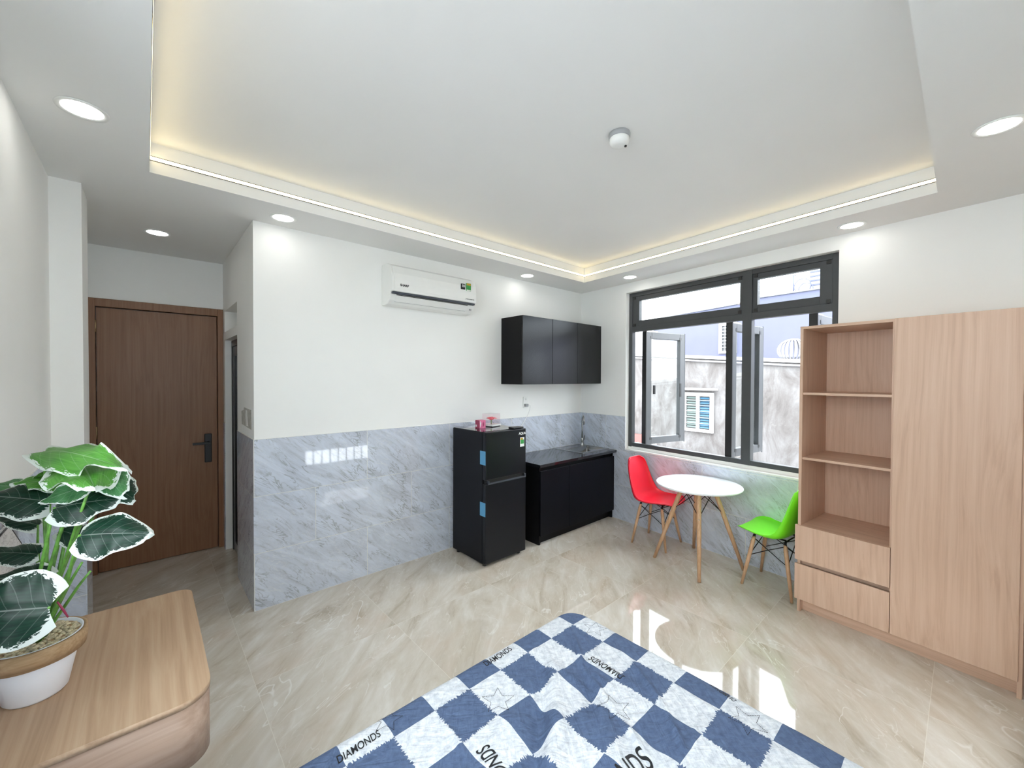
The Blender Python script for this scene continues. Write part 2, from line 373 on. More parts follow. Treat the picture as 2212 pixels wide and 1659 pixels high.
def text_mesh(body, size, font_shear=0, bold=0, extrude=.0006):
    cu = bpy.data.curves.new('txt', 'FONT'); cu.body = body; cu.size = size; cu.shear = font_shear; cu.offset = bold; cu.extrude = extrude
    cu.align_x = 'CENTER'; cu.align_y = 'CENTER'
    to = bpy.data.objects.new('txt', cu); COL.objects.link(to); dg = bpy.context.evaluated_depsgraph_get()
    me = bpy.data.meshes.new_from_object(to.evaluated_get(dg)); bpy.data.objects.remove(to); bpy.data.curves.remove(cu); return me
def text(name, body, size, mat, parent, loc, rot, **k):
    me = text_mesh(body, size, **k); me.materials.clear(); me.materials.append(M[mat]); me.name = name
    o = bpy.data.objects.new(name, me); COL.objects.link(o); o.parent = parent; o.location = loc; o.rotation_euler = rot; return o

HC = 2.714; HU = 2.872; XA = -3.5935; XL = -4.534; YR = -3.60
# ------------------------------------------------------------------ room shell
def corner_x(y): return (b2w(-y/ -DB.y if False else y/DB.y, 0)).x   # x of the window wall at a given y
fl = MB(); fl.prism([(-4.75, -3.75), (corner_x(-3.75)+.15, -3.75), (.16, .0), (.16, 1.65), (-4.75, 1.65)], 2, -.1, 0)
struct(fl.build('floor', 'floor'), 'glossy beige marble tile floor')
# ceiling with a raised tray
TL, TY, TN = -4.128, -.402, -3.172
TB0, TB1 = (-.458, TY), (-.458 + (TN-TY)/DB.y*DB.x, TN)
outer = [(-4.75, -3.75), (corner_x(-3.75)+.2, -3.75), (.2, 0), (.2, 1.65), (-4.75, 1.65)]
hole = [(TL, TN), (TB1[0], TB1[1]), (TB0[0], TB0[1]), (TL, TY)]
cb = MB()
o4 = [outer[0], outer[1], (.2, 0), (-4.75, 0)]
for z in (HC, ):
    vs = [(x, y, z) for x, y in o4+hole]
    cb.add(vs, [(0, 1, 5, 4), (1, 2, 6, 5), (2, 3, 7, 6), (3, 0, 4, 7)])
cb.add([(-4.75, 0, HC), (.2, 0, HC), (.2, 1.65, HC), (-4.75, 1.65, HC)], [(0, 1, 2, 3)])
R_ = 0.0
vs = [(x, y, HC) for x, y in hole]+[(x, y, HU) for x, y in hole]
cb.add(vs, [(0, 1, 5, 4), (1, 2, 6, 5), (2, 3, 7, 6), (3, 0, 4, 7), (4, 5, 6, 7)])
vs = [(x, y, 3.05) for x, y in outer]; cb.add(vs, [(0, 1, 2, 3, 4)])
vs = [(x, y, 3.05) for x, y in outer]+[(x, y, HC) for x, y in outer]
cb.add(vs, [(i, (i+1) % 5, 5+(i+1) % 5, 5+i) for i in range(5)])
struct(cb.build('ceiling', 'ceil', fix=False), 'white plaster ceiling with a recessed tray')
# back wall (air conditioner wall)
struct(boxp('wall_back', 'paint', None, XA, .2, 0, .12, 0, HC), 'white back wall above grey tiles')
# window wall, in its own frame: local x=t, y=-n
def wallB():
    r = MB(); T0, T1, Z0, Z1, t1 = .70, 2.66, .84, 2.605, 3.75
    r.box(-.1, T0, 0, .15, 0, HC); r.box(T1, t1, 0, .15, 0, HC); r.box(T0, T1, 0, .15, 0, .822); r.box(T0, T1, 0, .15, Z1, HC)
    o = r.build('wall_window_side', 'paint'); o.rotation_euler[2] = ANG; return struct(o, 'white wall with the large window')
wallB()
wl = MB(); wl.box(XL-.2, XL, -1.9, .02, 0, HC); wl.box(XL-.2, XL, -3.75, -3.55, 0, HC); wl.box(XL-.2, XL, -3.55, -1.9, 0, 1.2); wl.box(XL-.2, XL, -3.55, -1.9, 2.6, HC)
struct(wl.build('wall_left', 'paint'), 'white wall on the left behind the plant')
wf = MB(); XW = corner_x(YR)
wf.box(-4.75, -4.3, YR-.15, YR, 0, HC); wf.box(-4.3, -3.6, YR-.15, YR, 0, 1.1); wf.box(-4.3, -3.6, YR-.15, YR, 2.6, HC); wf.box(-3.6, -2.3, YR-.15, YR, 0, HC); wf.box(-1.25, XW, YR-.15, YR, 0, HC); wf.box(-2.3, -1.25, YR-.15, YR, 0, .22); wf.box(-2.3, -1.25, YR-.15, YR, .48, HC)
struct(wf.build('wall_camera_side', 'paint'))
# pillar and hall
struct(boxp('wall_pillar', 'paint', None, XL-.2, -4.41, .0201, .316, 0, HC), 'white pillar beside the entrance door')
struct(boxp('wall_hall_left', 'paint', None, XL-.2, -4.512, .3161, 1.478, 0, HC))
wd = MB(); wd.box(-4.75, -4.507, 1.478, 1.54, 0, HC); wd.box(-4.507, XA, 1.478, 1.54, 2.28, HC); wd.box(XA, .2, 1.478, 1.54, 0, HC); wd.box(-4.75, .2, 1.5405, 1.65, 0, HC)
struct(wd.build('wall_entrance', 'paint'), 'white wall over the entrance door')
# return wall with bathroom opening (y .67-1.37) and niche
wr = MB(); X2 = XA+.10
wr.box(XA, X2, .1201, .67, 0, HC); wr.box(XA, X2, 1.37, 1.478, 0, HC); wr.box(XA, X2, .67, 1.37, 2.25, HC); wr.box(XA, X2, .67, 1.37, 1.98, 2.055)
wr.box(X2-.005, X2+.02, .6, 1.45, 2.04, 2.3)
struct(wr.build('wall_hall_right', 'paint'), 'white hall wall with a niche over the bathroom door')
# tiled dados (thin slabs)
TH = .006
struct(boxp('trim_1', 'tileA', None, XA-TH, -.001, -TH, 0, 0, 1.2), 'grey marble wall tiles on the back wall')
tb = MB(); tb.box(0, .70, -TH, 0, 0, 1.2); tb.box(.70, 2.66, -TH, 0, 0, .815); tb.box(2.66, 3.6, -TH, 0, 0, 1.2)
o = tb.build('trim_2', 'tileB'); o.rotation_euler[2] = ANG; struct(o, 'grey marble wall tiles under the window')
struct(boxp('trim_3', 'tileY', None, XA-TH, XA, 0, .67, 0, 1.2), 'grey marble wall tiles beside the bathroom door')
struct(boxp('trim_4', 'tileY', None, XL, XL+TH, -3.6, .014, 0, 1.2), 'grey marble wall tiles on the left wall')
t5 = MB(); t5.box(XL+TH, -4.41, .02-TH, .02, 0, 1.2)
struct(t5.build('trim_5', 'tileA'), 'grey marble wall tiles on the pillar')
struct(boxp('trim_6', 'tileY', None, -4.41, -4.41+TH, .02-TH, .316, 0, 1.2))
struct(boxp('trim_7', 'tileY', None, XA-TH, XA, 1.372, 1.47, 0, 1.2))

# ------------------------------------------------------------------ entrance door
dr = thing('door_1', 'brown wood laminate entrance door with black lever handle', 'door', (-4.5, 1.478, 0), kind='structure')
f = MB(); f.box(-.006, .045, -.012, .061, 0, 2.278); f.box(.862, .905, -.012, .061, 0, 2.278); f.box(.045, .862, -.012, .061, 2.212, 2.278)
f.build('door_frame', 'door_wood', dr, .003)
dl = boxp('door_leaf', 'door_wood', dr, .05, .857, .012, .055, .006, 2.205, bevel=.002)
hp = boxp('handle_plate', 'plastic_b', dl, .757, .813, -.004, .012, .83, 1.10, bevel=.006)
h = MB(); h.tube([(.785, -.002, 1.02), (.785, -.05, 1.02)], .011, 12); h.box(.665, .797, -.062, -.046, 1.007, 1.029); h.build('handle_lever', 'plastic_b', dl, .003)
for z in (.3, 1.12, 2.0): MB().tube([(.047, -.004, z), (.047, -.004, z+.1)], .006, 8).build('hinge', 'brass', dr)
# bathroom door
db = thing('door_2', 'charcoal aluminium bathroom door set back in the hall wall', 'door', (XA+.05, 1.02, 0), kind='structure')
f = MB(); f.box(0, .04, -.345, -.30, 0, 1.975); f.box(0, .04, .30, .345, 0, 1.975); f.box(0, .04, -.30, .30, 1.92, 1.975); f.build('door_frame', 'alu_dark', db, .002)
f = MB(); f.box(.006, .035, -.295, -.215, .01, 1.915); f.box(.006, .035, .215, .295, .01, 1.915); f.box(.006, .035, -.215, .215, 1.83, 1.915); f.box(.006, .035, -.215, .215, .01, .1); f.build('door_leaf', 'alu_dark', db, .002)
boxp('glass_panel', 'smoked', db, .016, .024, -.213, .213, .101, 1.829)
# plaster patch in hall wall
pp = thing('wall_patch', 'patched square of bare plaster on the hall wall above the tiles', 'wall patch', (XA, .28, 1.33), kind='structure')
MB().prism([(-.2, -.07), (.19, -.06), (.2, .04), (.1, .055), (.09, .075), (-.19, .07)], 0, -.002, .001).build('plaster', 'plaster_g', pp)
MB().prism([(-.07, -.055), (0, -.06), (.02, .0), (.01, .06), (-.03, .055), (-.05, .0)], 0, -.004, -.0015).build('filler_smear', 'plaster_w', pp)

# ------------------------------------------------------------------ window
wn = thing('window_1', 'large charcoal aluminium window with three casements pushed open', 'window', (0, 0, 0), ANG, kind='structure')
Y0, Y1 = .055, .115
f = MB(); f.box(.70, .745, Y0, Y1, .855, 2.603); f.box(2.607, 2.66, Y0, Y1, .855, 2.603)
f.box(.745, 2.607, Y0, Y1, .862, .905); f.box(.745, 2.607, Y0, Y1, 2.56, 2.603); f.box(.745, 2.607, Y0, Y1, 2.163, 2.22)
f.box(1.945, 2.025, Y0-.004, Y1, .862, 2.6)
f.build('window_frame', 'alu', wn, .002)
boxp('window_sill', 'plastic_w', wn, .701, 2.659, -.004, .149, .8225, .830); boxp('window_bed', 'paint', wn, .701, 2.659, Y0+.001, Y1, .8305, .8615)
for (a, b) in ((.745, 1.945), (2.025, 2.607)):
    s = MB(); w_ = .085 if a < 1 else .04; w2_ = .028 if a < 1 else .085
    s.box(a, a+w_, Y0+.008, Y1, 2.22, 2.56); s.box(b-w2_, b, Y0+.008, Y1, 2.22, 2.56); s.box(a+w_, b-w2_, Y0+.008, Y1, 2.22, 2.286); s.box(a+w_, b-w2_, Y0+.008, Y1, 2.512, 2.56)
    so = s.build('fanlight', 'alu', wn, .003)
    boxp('glass_pane', 'glass', so, a+w_, b-w2_, .088, .092, 2.286, 2.512)
    for x in (a+.012, b-.042):
        for z in (2.224, 2.528): boxp('corner_cap', 'alu_dark', so, x, x+.03, Y0+.002, Y0+.009, z, z+.03)
def sash(t0, t1, face):
    """open casement: from frame (n=-.10) outwards to n=-.68; local x outward along the sash"""
    a = Vector((t0, .10)); b = Vector((t1, .69)); L = (b-a).length; rz = math.atan2(b.y-a.y, b.x-a.x)
    o = MB(); z0, z1, w, th = .90, 2.155, .075, .026
    o.box(0, w, -th, th, z0, z1); o.box(L-w, L, -th, th, z0, z1); o.box(w, L-w, -th, th, z0, z0+w); o.box(w, L-w, -th, th, z1-w, z1)
    o.box(L, L+.012, -th, -th+.012, z0-.01, z1+.01)
    so = o.build('casement', 'alu', wn, .004); so.location = (a.x, a.y, 0); so.rotation_euler[2] = rz
    boxp('glass_pane', 'glass', so, w, L-w, -.003, .003, z0+w, z1-w)
    for x in (w-.02, L-w-.01):
        for z in (z0+w-.03, z1-w): boxp('corner_cap', 'alu_dark', so, x, x+.028, face*th-.003, face*th+.003, z, z+.03)
    e = MB(); e.box(-.012, .0, -th-.004, th+.004, z0-.005, z1+.005); e.build('edge_strip', 'alu_dark', so)
    for z in (z0-.018, z1+.004): boxp('friction_stay', 'screw', so, .0, .18, -.01, .004, z, z+.01)
    return so
s1 = sash(.885, .985, -1); s2 = sash(1.815, 1.835, -1); s3 = sash(2.475, 2.47, -1)
hb = MB(); hb.box(.505, .53, -.045, -.026, 1.42, 1.58); hb.build('handle', 'plastic_b', s1, .003)
hb = MB(); hb.box(.095, .115, -.05, -.027, 1.46, 1.56); hb.build('latch', 'plastic_b', s1, .003)
# low barred vent window behind the camera, seen only mirrored in the tiles
w2o = thing('reflection_window', 'low barred vent window in the wall behind the bed', 'window', (-1.775, YR-.075, .35), kind='structure')
f = MB(); f.box(-.525, .525, -.02, .02, -.13, -.11); f.box(-.525, .525, -.02, .02, .11, .13)
for i in range(9): x = -.52+i*.13; f.box(x-.008, x+.008, -.01, .01, -.11, .11)
f.build('window_frame', 'alu', w2o)

w3o = thing('fill_window_rear', 'added unseen window behind the camera for fill daylight', 'window', (-3.95, YR-.08, 1.85), kind='structure')  # unseen window added to fill the room with daylight from behind
f = MB(); f.box(-.35, -.3, -.03, .03, -.75, .75); f.box(.3, .35, -.03, .03, -.75, .75); f.box(-.3, .3, -.03, .03, -.75, -.7); f.box(-.3, .3, -.03, .03, .7, .75); f.box(-.02, .02, -.03, .03, -.7, .7)
f.build('window_frame', 'alu', w3o)
for q in (-1, 1): boxp('glass_pane', 'glass', w3o, min(q*.02, q*.3), max(q*.02, q*.3), -.003, .003, -.7, .7)
w4o = thing('fill_window_left', 'added unseen window in the left wall for fill daylight', 'window', (XL-.1, -2.725, 1.9), kind='structure')  # added out of view so daylight reaches the wardrobe and window wall
f = MB(); A_, B2_ = .825, .70
f.box(-.03, .03, -A_, -A_+.05, -B2_, B2_); f.box(-.03, .03, A_-.05, A_, -B2_, B2_); f.box(-.03, .03, -A_+.05, A_-.05, -B2_, -B2_+.05); f.box(-.03, .03, -A_+.05, A_-.05, B2_-.05, B2_); f.box(-.03, .03, -.02, .02, -B2_+.05, B2_-.05)
f.build('window_frame', 'alu', w4o)
for q in (-1, 1): boxp('glass_pane', 'glass', w4o, -.003, .003, min(q*.02, q*(A_-.05)), max(q*.02, q*(A_-.05)), -B2_+.05, B2_-.05)
# ------------------------------------------------------------------ ceiling fittings
def downlight(px, py, label):
    p = at_z(px, py, HC); o = thing('ceiling_light', label, 'ceiling light', (p.x, p.y, HC), group='recessed round ceiling lights')
    MB().lathe([(.060, -.0015), (.078, -.0015), (.080, -.004), (.078, -.008), (.063, -.006), (.060, -.0015)], seg=40).build('trim_ring', 'plastic_w', o)
    MB().lathe([(0, -.005), (.062, -.005), (.062, -.0012), (0, -.0012)], seg=40).build('diffuser', 'disc', o)
downlight(178, 235, 'round ceiling light over the plant, nearest the left wall')
downlight(340, 502, 'round ceiling light in the dim hall by the entrance door')
downlight(612, 470, 'round ceiling light at the hall corner of the back wall')
downlight(1139, 595, 'round ceiling light above the black wall cabinet')
downlight(1361, 598, 'small round ceiling light above the left end of the window')
downlight(1840, 486, 'round ceiling light above the right end of the window')
downlight(2158, 271, 'large round ceiling light at the top right, in front of the wardrobe')
# LED lines in the tray sides
def led(name, a, b, inward, label, mat_s='led'):
    a = Vector((a[0], a[1], 2.789)); b = Vector((b[0], b[1], 2.789)); mid = (a+b)/2; L = (b-a).length; d = (b-a).normalized(); n = Vector((inward[0], inward[1], 0)).normalized()
    o = thing(name, label, 'light strip', mid, math.atan2(d.y, d.x), group='warm LED lines in the ceiling tray')
    sgn = 1 if Vector((-d.y, d.x, 0)).dot(n) > 0 else -1
    ch = MB(); ch.box(-L/2, L/2, min(0, sgn*.003), max(0, sgn*.003), -.0125, -.0085); ch.box(-L/2, L/2, min(0, sgn*.003), max(0, sgn*.003), .0085, .0125); ch.build('channel', 'led_face', o)
    boxp('diffuser', mat_s, o, -L/2, L/2, min(sgn*.0002, sgn*.0035), max(sgn*.0002, sgn*.0035), -.0085, .0085)
led('led_strip', (TL, TY), (TB0[0], TY), (0, -1), 'warm LED line along the tray over the air conditioner side')
led('led_strip', (TL, TN), (TL, TY), (1, 0), 'warm LED line along the left side of the ceiling tray')
led('led_strip', TB0, TB1, (-1, 0), 'warm LED line along the tray above the window')
# smoke detector
p = at_z(1338, 289, HU); sd = thing('smoke_detector', 'round white smoke detector on the raised ceiling', 'smoke detector', (p.x, p.y, HU))
MB().lathe([(0, 0), (.052, 0), (.054, -.006), (.053, -.022), (.046, -.026)], seg=40).build('base', 'plastic_g', sd)
MB().lathe([(.046, -.022), (.049, -.026), (.047, -.046), (.040, -.056), (.02, -.060), (0, -.060)], seg=40).build('cover', 'plastic_w', sd)
MB().lathe([(0, -.064), (.006, -.064), (.007, -.058), (0, -.058)], (.025, -.02, 0), seg=12).build('indicator', 'plastic_b', sd)

# ------------------------------------------------------------------ air conditioner
ac = thing('air_conditioner', 'white split air conditioner high on the back wall', 'air conditioner', (-2.25, 0, 2.24))
x0, x1 = -.42, .42
prof = [(-.002, .335), (-.10, .335), (-.165, .305), (-.195, .24), (-.205, .16), (-.203, .097), (-.17, .092), (-.16, .07), (-.185, .072), (-.155, .03), (-.115, .002), (-.05, -.006), (-.002, .002)]
MB().prism(prof, 0, x0, x1).build('body', 'plastic_w', ac, .006)
MB().prism([(-.199, .094), (-.207, .12), (-.208, .17), (-.199, .243), (-.170, .306), (-.166, .303), (-.19, .24), (-.2, .16)], 0, x0+.02, x1-.001).build('front_panel', 'plastic_w', ac, .002)
boxp('air_slot', 'slot', ac, x0+.01, x1-.01, -.196, -.168, .078, .0925)
fp = MB(); a = Vector((0, -.186, .066)); b = Vector((0, -.148, .022)); n = Vector((0, -.045, -.038)).normalized()*.003
for q0, q1, mt, nm, off in ((x0+.045, x1-.09, 'plastic_w', 'louvre_flap', 0),):
    MB().add([(q0, *(a+n)[1:]), (q1, *(a+n)[1:]), (q1, *(b+n)[1:]), (q0, *(b+n)[1:]), (q0, *a[1:]), (q1, *a[1:]), (q1, *b[1:]), (q0, *b[1:])], [(0, 1, 2, 3), (4, 7, 6, 5), (0, 4, 5, 1), (3, 2, 6, 7), (0, 3, 7, 4), (1, 5, 6, 2)]).build(nm, mt, ac)
MB().tube([(x0+.044, -.190, .068), (x1-.089, -.190, .068)], .0028, 8).build('flap_gap', 'plastic_b', ac)
MB().tube([(x0+.044, -.150, .0185), (x1-.089, -.150, .0185)], .0012, 6).build('flap_seam', 'plastic_g', ac)
boxp('display', 'plastic_g', ac, x1-.055, x1-.035, -.176, -.165, .028, .04)
text('logo', 'SHARP', .026, 'ink', ac, (x0+.105, -.2095, .148), (PI/2, 0, 0), bold=.0006)
text('model_lettering', 'J-TECH INVERTER', .0125, 'ink', ac, (x1-.075, -.2085, .122), (PI/2, 0, 0))
st = boxp('sticker', 'ink', ac, x1-.175, x1-.13, -.2095, -.204, .205, .255)
text('number', '10', .034, 'label_w', st, (x1-.1525, -.2098, .235), (PI/2, 0, 0), bold=.001)
st = boxp('energy_label', 'label_g', ac, x1-.115, x1-.065, -.2095, -.199, .198, .268)
boxp('label_top', 'label_y', st, x1-.112, x1-.068, -.2102, -.2094, .248, .266); boxp('label_foot', 'label_w', st, x1-.112, x1-.068, -.2102, -.2094, .199, .208)

# ------------------------------------------------------------------ wall cabinet
wc = thing('wall_cabinet', 'black three-door wall cabinet above the sink', 'cabinet', (-.69, 0, 1.57))
boxp('body', 'black_side', wc, -.655, .655, -.312, -.001, 0, .695, bevel=.001)
for a, b in ((-.655, -.216), (-.212, .206), (.21, .655)): boxp('door', 'black_lam', wc, a, b, -.331, -.313, .001, .695, bevel=.0015)
# ------------------------------------------------------------------ kitchen base
kb = thing('sink_cabinet', 'black two-door floor cabinet under the sink', 'cabinet', (-.69, 0, 0))
b = MB(); XLc, XRc = -.615, .62
b.box(XLc, XLc+.018, -.53, -.002, 0, .77); b.box(XRc-.018, XRc, -.53, -.002, 0, .77); b.box(XLc+.018, XRc-.018, -.53, -.002, .09, .108); b.box(XLc+.018, XRc-.018, -.49, -.475, 0, .09); b.box(XLc+.018, XRc-.018, -.51, -.49, .68, .77)
b.build('body', 'black_side', kb)
for a, c in ((XLc, -.185), (-.181, XRc)): boxp('door', 'black_low', kb, a, c, -.55, -.532, .092, .727, bevel=.0015)
# worktop with hole for the basin
ct = MB(); sx0, sx1, sy0, sy1 = -.525, -.085, -.445, -.165
xr = -.058
for bx in ((-1.343, sx0, -.58, -.008), (sx1, xr, -.58, -.008), (sx0, sx1, -.58, sy0), (sx0, sx1, sy1, -.008)): ct.box(bx[0], bx[1], bx[2], bx[3], .772, .80)
tag(ct.build('worktop', 'counter'), 'glossy black stone worktop on the sink cabinet', 'worktop')
sk = thing('sink', 'square stainless steel sink set into the black worktop', 'sink', (-.305, -.27, .8))
r = MB(); X0, X1, Ya, Yb = -.255, .245, -.205, .20; ix0, ix1, iy0, iy1 = -.21, .21, -.168, .098
for bx in ((X0, ix0, Ya, Yb), (ix1, X1, Ya, Yb), (ix0, ix1, Ya, iy0), (ix0, ix1, iy1, Yb)): r.box(*bx, .0005, .005)
r.build('rim', 'steel', sk)
bs = MB(); n_ = 10
def basin(u, v):
    x = ix0+(ix1-ix0)*u; y = iy0+(iy1-iy0)*v; e = min(u, 1-u, v, 1-v)*2
    return (x, y, .003-.14*min(1, (e/.28))**.5)
bs.grid(basin, 28, 22); bs.build('basin', 'steel', sk, solid=.002)
MB().lathe([(0, -.1365), (.03, -.1365), (.032, -.1355), (0, -.1355)], (0, -.035, 0), 24).build('drain', 'screw', sk)
fc = thing('faucet', 'tall curved chrome swan-neck tap behind the sink', 'faucet', (-.13, -.125, .804))
MB().lathe([(.022, 0), (.024, .004), (.020, .012), (.0175, .05), (.019, .055), (.019, .085), (.015, .1), (0, .1)], seg=24).build('base', 'steel', fc)
d = Vector((-.66, -.75, 0)).normalized(); pts = [Vector((0, 0, .095)), Vector((0, 0, .2)), Vector((0, 0, .30))]
for k in range(1, 11): t = k/10*PI*.97; pts.append(Vector((0, 0, .315))+d*(.055*(1-math.cos(t)))+Vector((0, 0, .055*math.sin(t))))
pts.append(pts[-1]+Vector((0, 0, -.05)))
MB().tube(pts, .0095, 14).build('spout', 'steel', fc)
h = MB(); h.tube([(0, 0, .07), (.03, -.012, .075)], .007, 10); h.box(.026, .034, -.016, -.008, .07, .125); h.build('lever', 'steel', fc, .002)
# wall socket + plug with cord
ws = thing('wall_socket', 'white double wall socket under the wall cabinet', 'socket', (-.99, 0, 1.365))
boxp('faceplate', 'plastic_w', ws, -.036, .036, -.008, 0, -.065, .062, bevel=.003)
for z in (.025, .04): MB().box(-.010, -.006, -.0088, -.0078, z, z+.008).box(.006, .010, -.0088, -.0078, z, z+.008).build('slots', 'plastic_b', ws)
pl_ = thing('charger', 'small grey charger plugged into the wall socket, cord hanging', 'charger', (-.99, -.0085, 1.335))
boxp('plug_body', 'plastic_g', pl_, -.024, .016, -.03, 0, -.018, .012, bevel=.003)
MB().tube([(.016, -.02, 0), (.035, -.022, .0), (.05, -.02, -.008), (.05, -.015, -.05), (.03, -.012, -.1), (-.02, -.008, -.17), (-.09, -.006, -.25), (-.17, -.006, -.36), (-.24, -.006, -.5)], .0028, 8).build('cord', 'plastic_w', pl_)

# ------------------------------------------------------------------ fridge
fr = thing('fridge', 'small black two-door fridge with blue tape on the edges', 'fridge', (-1.765, -.32, 0))
boxp('body', 'fridge_side', fr, -.235, .235, -.2, .245, .028, 1.165, bevel=.004)
boxp('top_panel', 'counter', fr, -.232, .232, -.198, .243, 1.1652, 1.17, bevel=.001)
boxp('door', 'fridge', fr, -.236, .24, -.25, -.206, .757, 1.168, bevel=.006)
lo = boxp('door', 'fridge', fr, -.236, .24, -.25, -.206, .034, .722, bevel=.006)
boxp('handle_recess', 'plastic_b', fr, -.22, .232, -.235, -.206, .7225, .7565)
tr = MB(); tr.prism([(-.254, .716), (-.2505, .716), (-.2505, .7225), (-.236, .7225), (-.236, .728), (-.254, .727)], 0, -.21, .238); tr.box(-.21, -.195, -.2535, -.236, .716, .748); tr.box(.222, .238, -.2535, -.236, .716, .752)
tr.build('door_grip', 'fridge_trim', fr, .001)
boxp('hinge_cap', 'plastic_b', fr, .10, .225, -.235, -.16, 1.1705, 1.184, bevel=.004)
for y in (-.19, .2):
    for x in (-.2, .2): MB().lathe([(.018, 0), (.018, .02), (.012, .028)], (x, y, 0), 16).build('foot', 'plastic_b', fr)
for z in (.445, .888): 
    t = MB(); t.box(-.2385, -.2362, -.249, -.175, z, z+.118); t.build('tape', 'tape', fr)
text('logo', 'AQUA', .030, 'label_w', fr, (.192, -.2505, 1.125), (PI/2, 0, 0), bold=.0008)
lb = boxp('energy_label', 'label_w', fr, .165, .217, -.2515, -.2502, 1.005, 1.09)
boxp('label_print', 'label_g', lb, .169, .213, -.252, -.2514, 1.03, 1.068); boxp('label_head', 'label_y', lb, .169, .20, -.252, -.2514, 1.068, 1.084)
# things on the fridge
p = at_z(1036, 925.8, 1.17); sb = thing('gift_box', 'small dark pink cardboard box on the fridge', 'box', (p.x, p.y+.0, 1.1702), math.radians(-3))
boxp('body', 'pink', sb, 0, .068, 0, .068, 0, .074, bevel=.001)
boxp('side_panel', 'maroon', sb, -.0012, -.0002, 0, .068, 0, .074)
boxp('white_emblem', 'label_w', sb, -.0018, -.0013, .044, .062, .012, .032)
MB().prism([(.004, .004), (.011, .016), (.022, .060), (.012, .044), (.009, .066), (.003, .066)], 1, -.0008, -.0002).build('ribbon_print', 'label_w', sb)
MB().prism([(.040, .008), (.048, .030), (.044, .062), (.036, .036)], 1, -.0008, -.0002).build('heart_print', 'maroon', sb)
p = at_z(1062, 923.0, 1.17); fb = thing('flower_box', 'clear acrylic box holding a pink flower, on the fridge', 'box', (-1.670, -.236, 1.1702), math.radians(14))
boxp('base', 'plastic_w', fb, -.069, .069, -.066, .066, .006, .021, bevel=.001); boxp('foot', 'plastic_b', fb, -.062, .062, -.06, .06, 0, .006)
cv = MB(); cv.box(-.063, .063, -.06, .06, .0215, .122); cv.build('cover', 'acrylic', fb)
fw_ = MB()
for k in range(14):
    a = k*2.4; rr = .014+.0030*k
    def pet(u, v, a=a, rr=rr): 
        w = (u-.5)*.9; return (math.cos(a+w)*rr*(.4+.75*v), math.sin(a+w)*rr*(.4+.75*v), .062+.028*math.sin(v*2.0)-.0013*k*v)
    fw_.grid(pet, 5, 4)
fw_.build('flower', 'petal', fb, solid=.001)
MB().tube([(0, 0, .018), (0, 0, .07)], .004, 8).build('stem', 'stem', fb)

# ------------------------------------------------------------------ wardrobe (window-wall frame)
wb = thing('wardrobe', 'tall oak-laminate wardrobe with open shelves, two drawers and a plain door', 'wardrobe', b2w(2.567, .004), ANG)
T = lambda t: t-2.567
def B_(m, t0, t1, n0, n1, z0, z1): return m.box(T(t0), T(t1), -n1+.004, -n0+.004, z0, z1)
def wp(name, mat, t0, t1, n0, n1, z0, z1, bevel=.0015, parent=None): return B_(MB(), t0, t1, n0, n1, z0, z1).build(name, mat, parent or wb, bevel)
s_ = MB(); B_(s_, 2.578, 2.596, .004, .478, 0, 2.0); s_.build('side_panel', 'wood_v', wb, .001)
s_ = MB(); B_(s_, 3.556, 3.574, .004, .478, 0, 2.0); s_.build('side_panel', 'wood_v', wb, .001)
wp('divider', 'wood_v', 3.060, 3.076, .012, .478, .10, 1.982, .0005)
wp('top_panel', 'wood_h', 2.5965, 3.5555, .004, .478, 1.982, 2.0, .0005)
wp('back_panel', 'wood_v', 2.5965, 3.5555, .004, .0115, .10, 1.9815, 0)
for z, n1 in ((1.524, .47), (1.072, .47)): wp('shelf', 'wood_h', 2.5965, 3.0595, .012, n1, z, z+.016, .0005)
wp('shelf', 'wood_h', 2.5965, 3.0595, .012, .478, .594, .61, .0005)
wp('bottom_panel', 'wood_h', 2.5965, 3.5555, .012, .47, .0835, .0995, 0)
wp('plinth', 'wood_h', 2.5965, 3.5555, .415, .431, .001, .083, 0)
wp('drawer', 'wood_v', 2.567, 3.067, .4785, .496, .368, .612); wp('drawer', 'wood_v', 2.567, 3.067, .4785, .496, .092, .340)
wp('drawer_rail', 'wood_h', 2.5965, 3.0595, .43, .446, .33, .38, 0)
wp('door', 'wood_v', 3.0705, 3.560, .4785, .496, .092, 2.0)

# ------------------------------------------------------------------ desk with rounded corners
dk = thing('desk', 'wall-hung oak-laminate desk with rounded corners in the left foreground', 'desk', (XL+TH, -1.5, 0))
def rounded(x0, x1, y0, y1, rn, rf, n=14):
    P = [(x0, y1), (x0, y0)]
    for k in range(n+1): a = -PI/2+PI/2*k/n; P.append((x1-rn+rn*math.cos(a), y0+rn+rn*math.sin(a)))
    for k in range(n+1): a = PI/2*k/n; P.append((x1-rf+rf*math.cos(a), y1-rf+rf*math.sin(a)))
    return P
XD = -4.013-(XL+TH+.001)
MB().prism(rounded(0, XD, -.393, .372, .085, .05), 2, .7325, .75, True).build('desk_top', 'desk_top', dk)
MB().prism(rounded(0, XD-.002, -.391, .370, .083, .048), 2, .56, .732, True).build('desk_body', 'desk_side', dk)

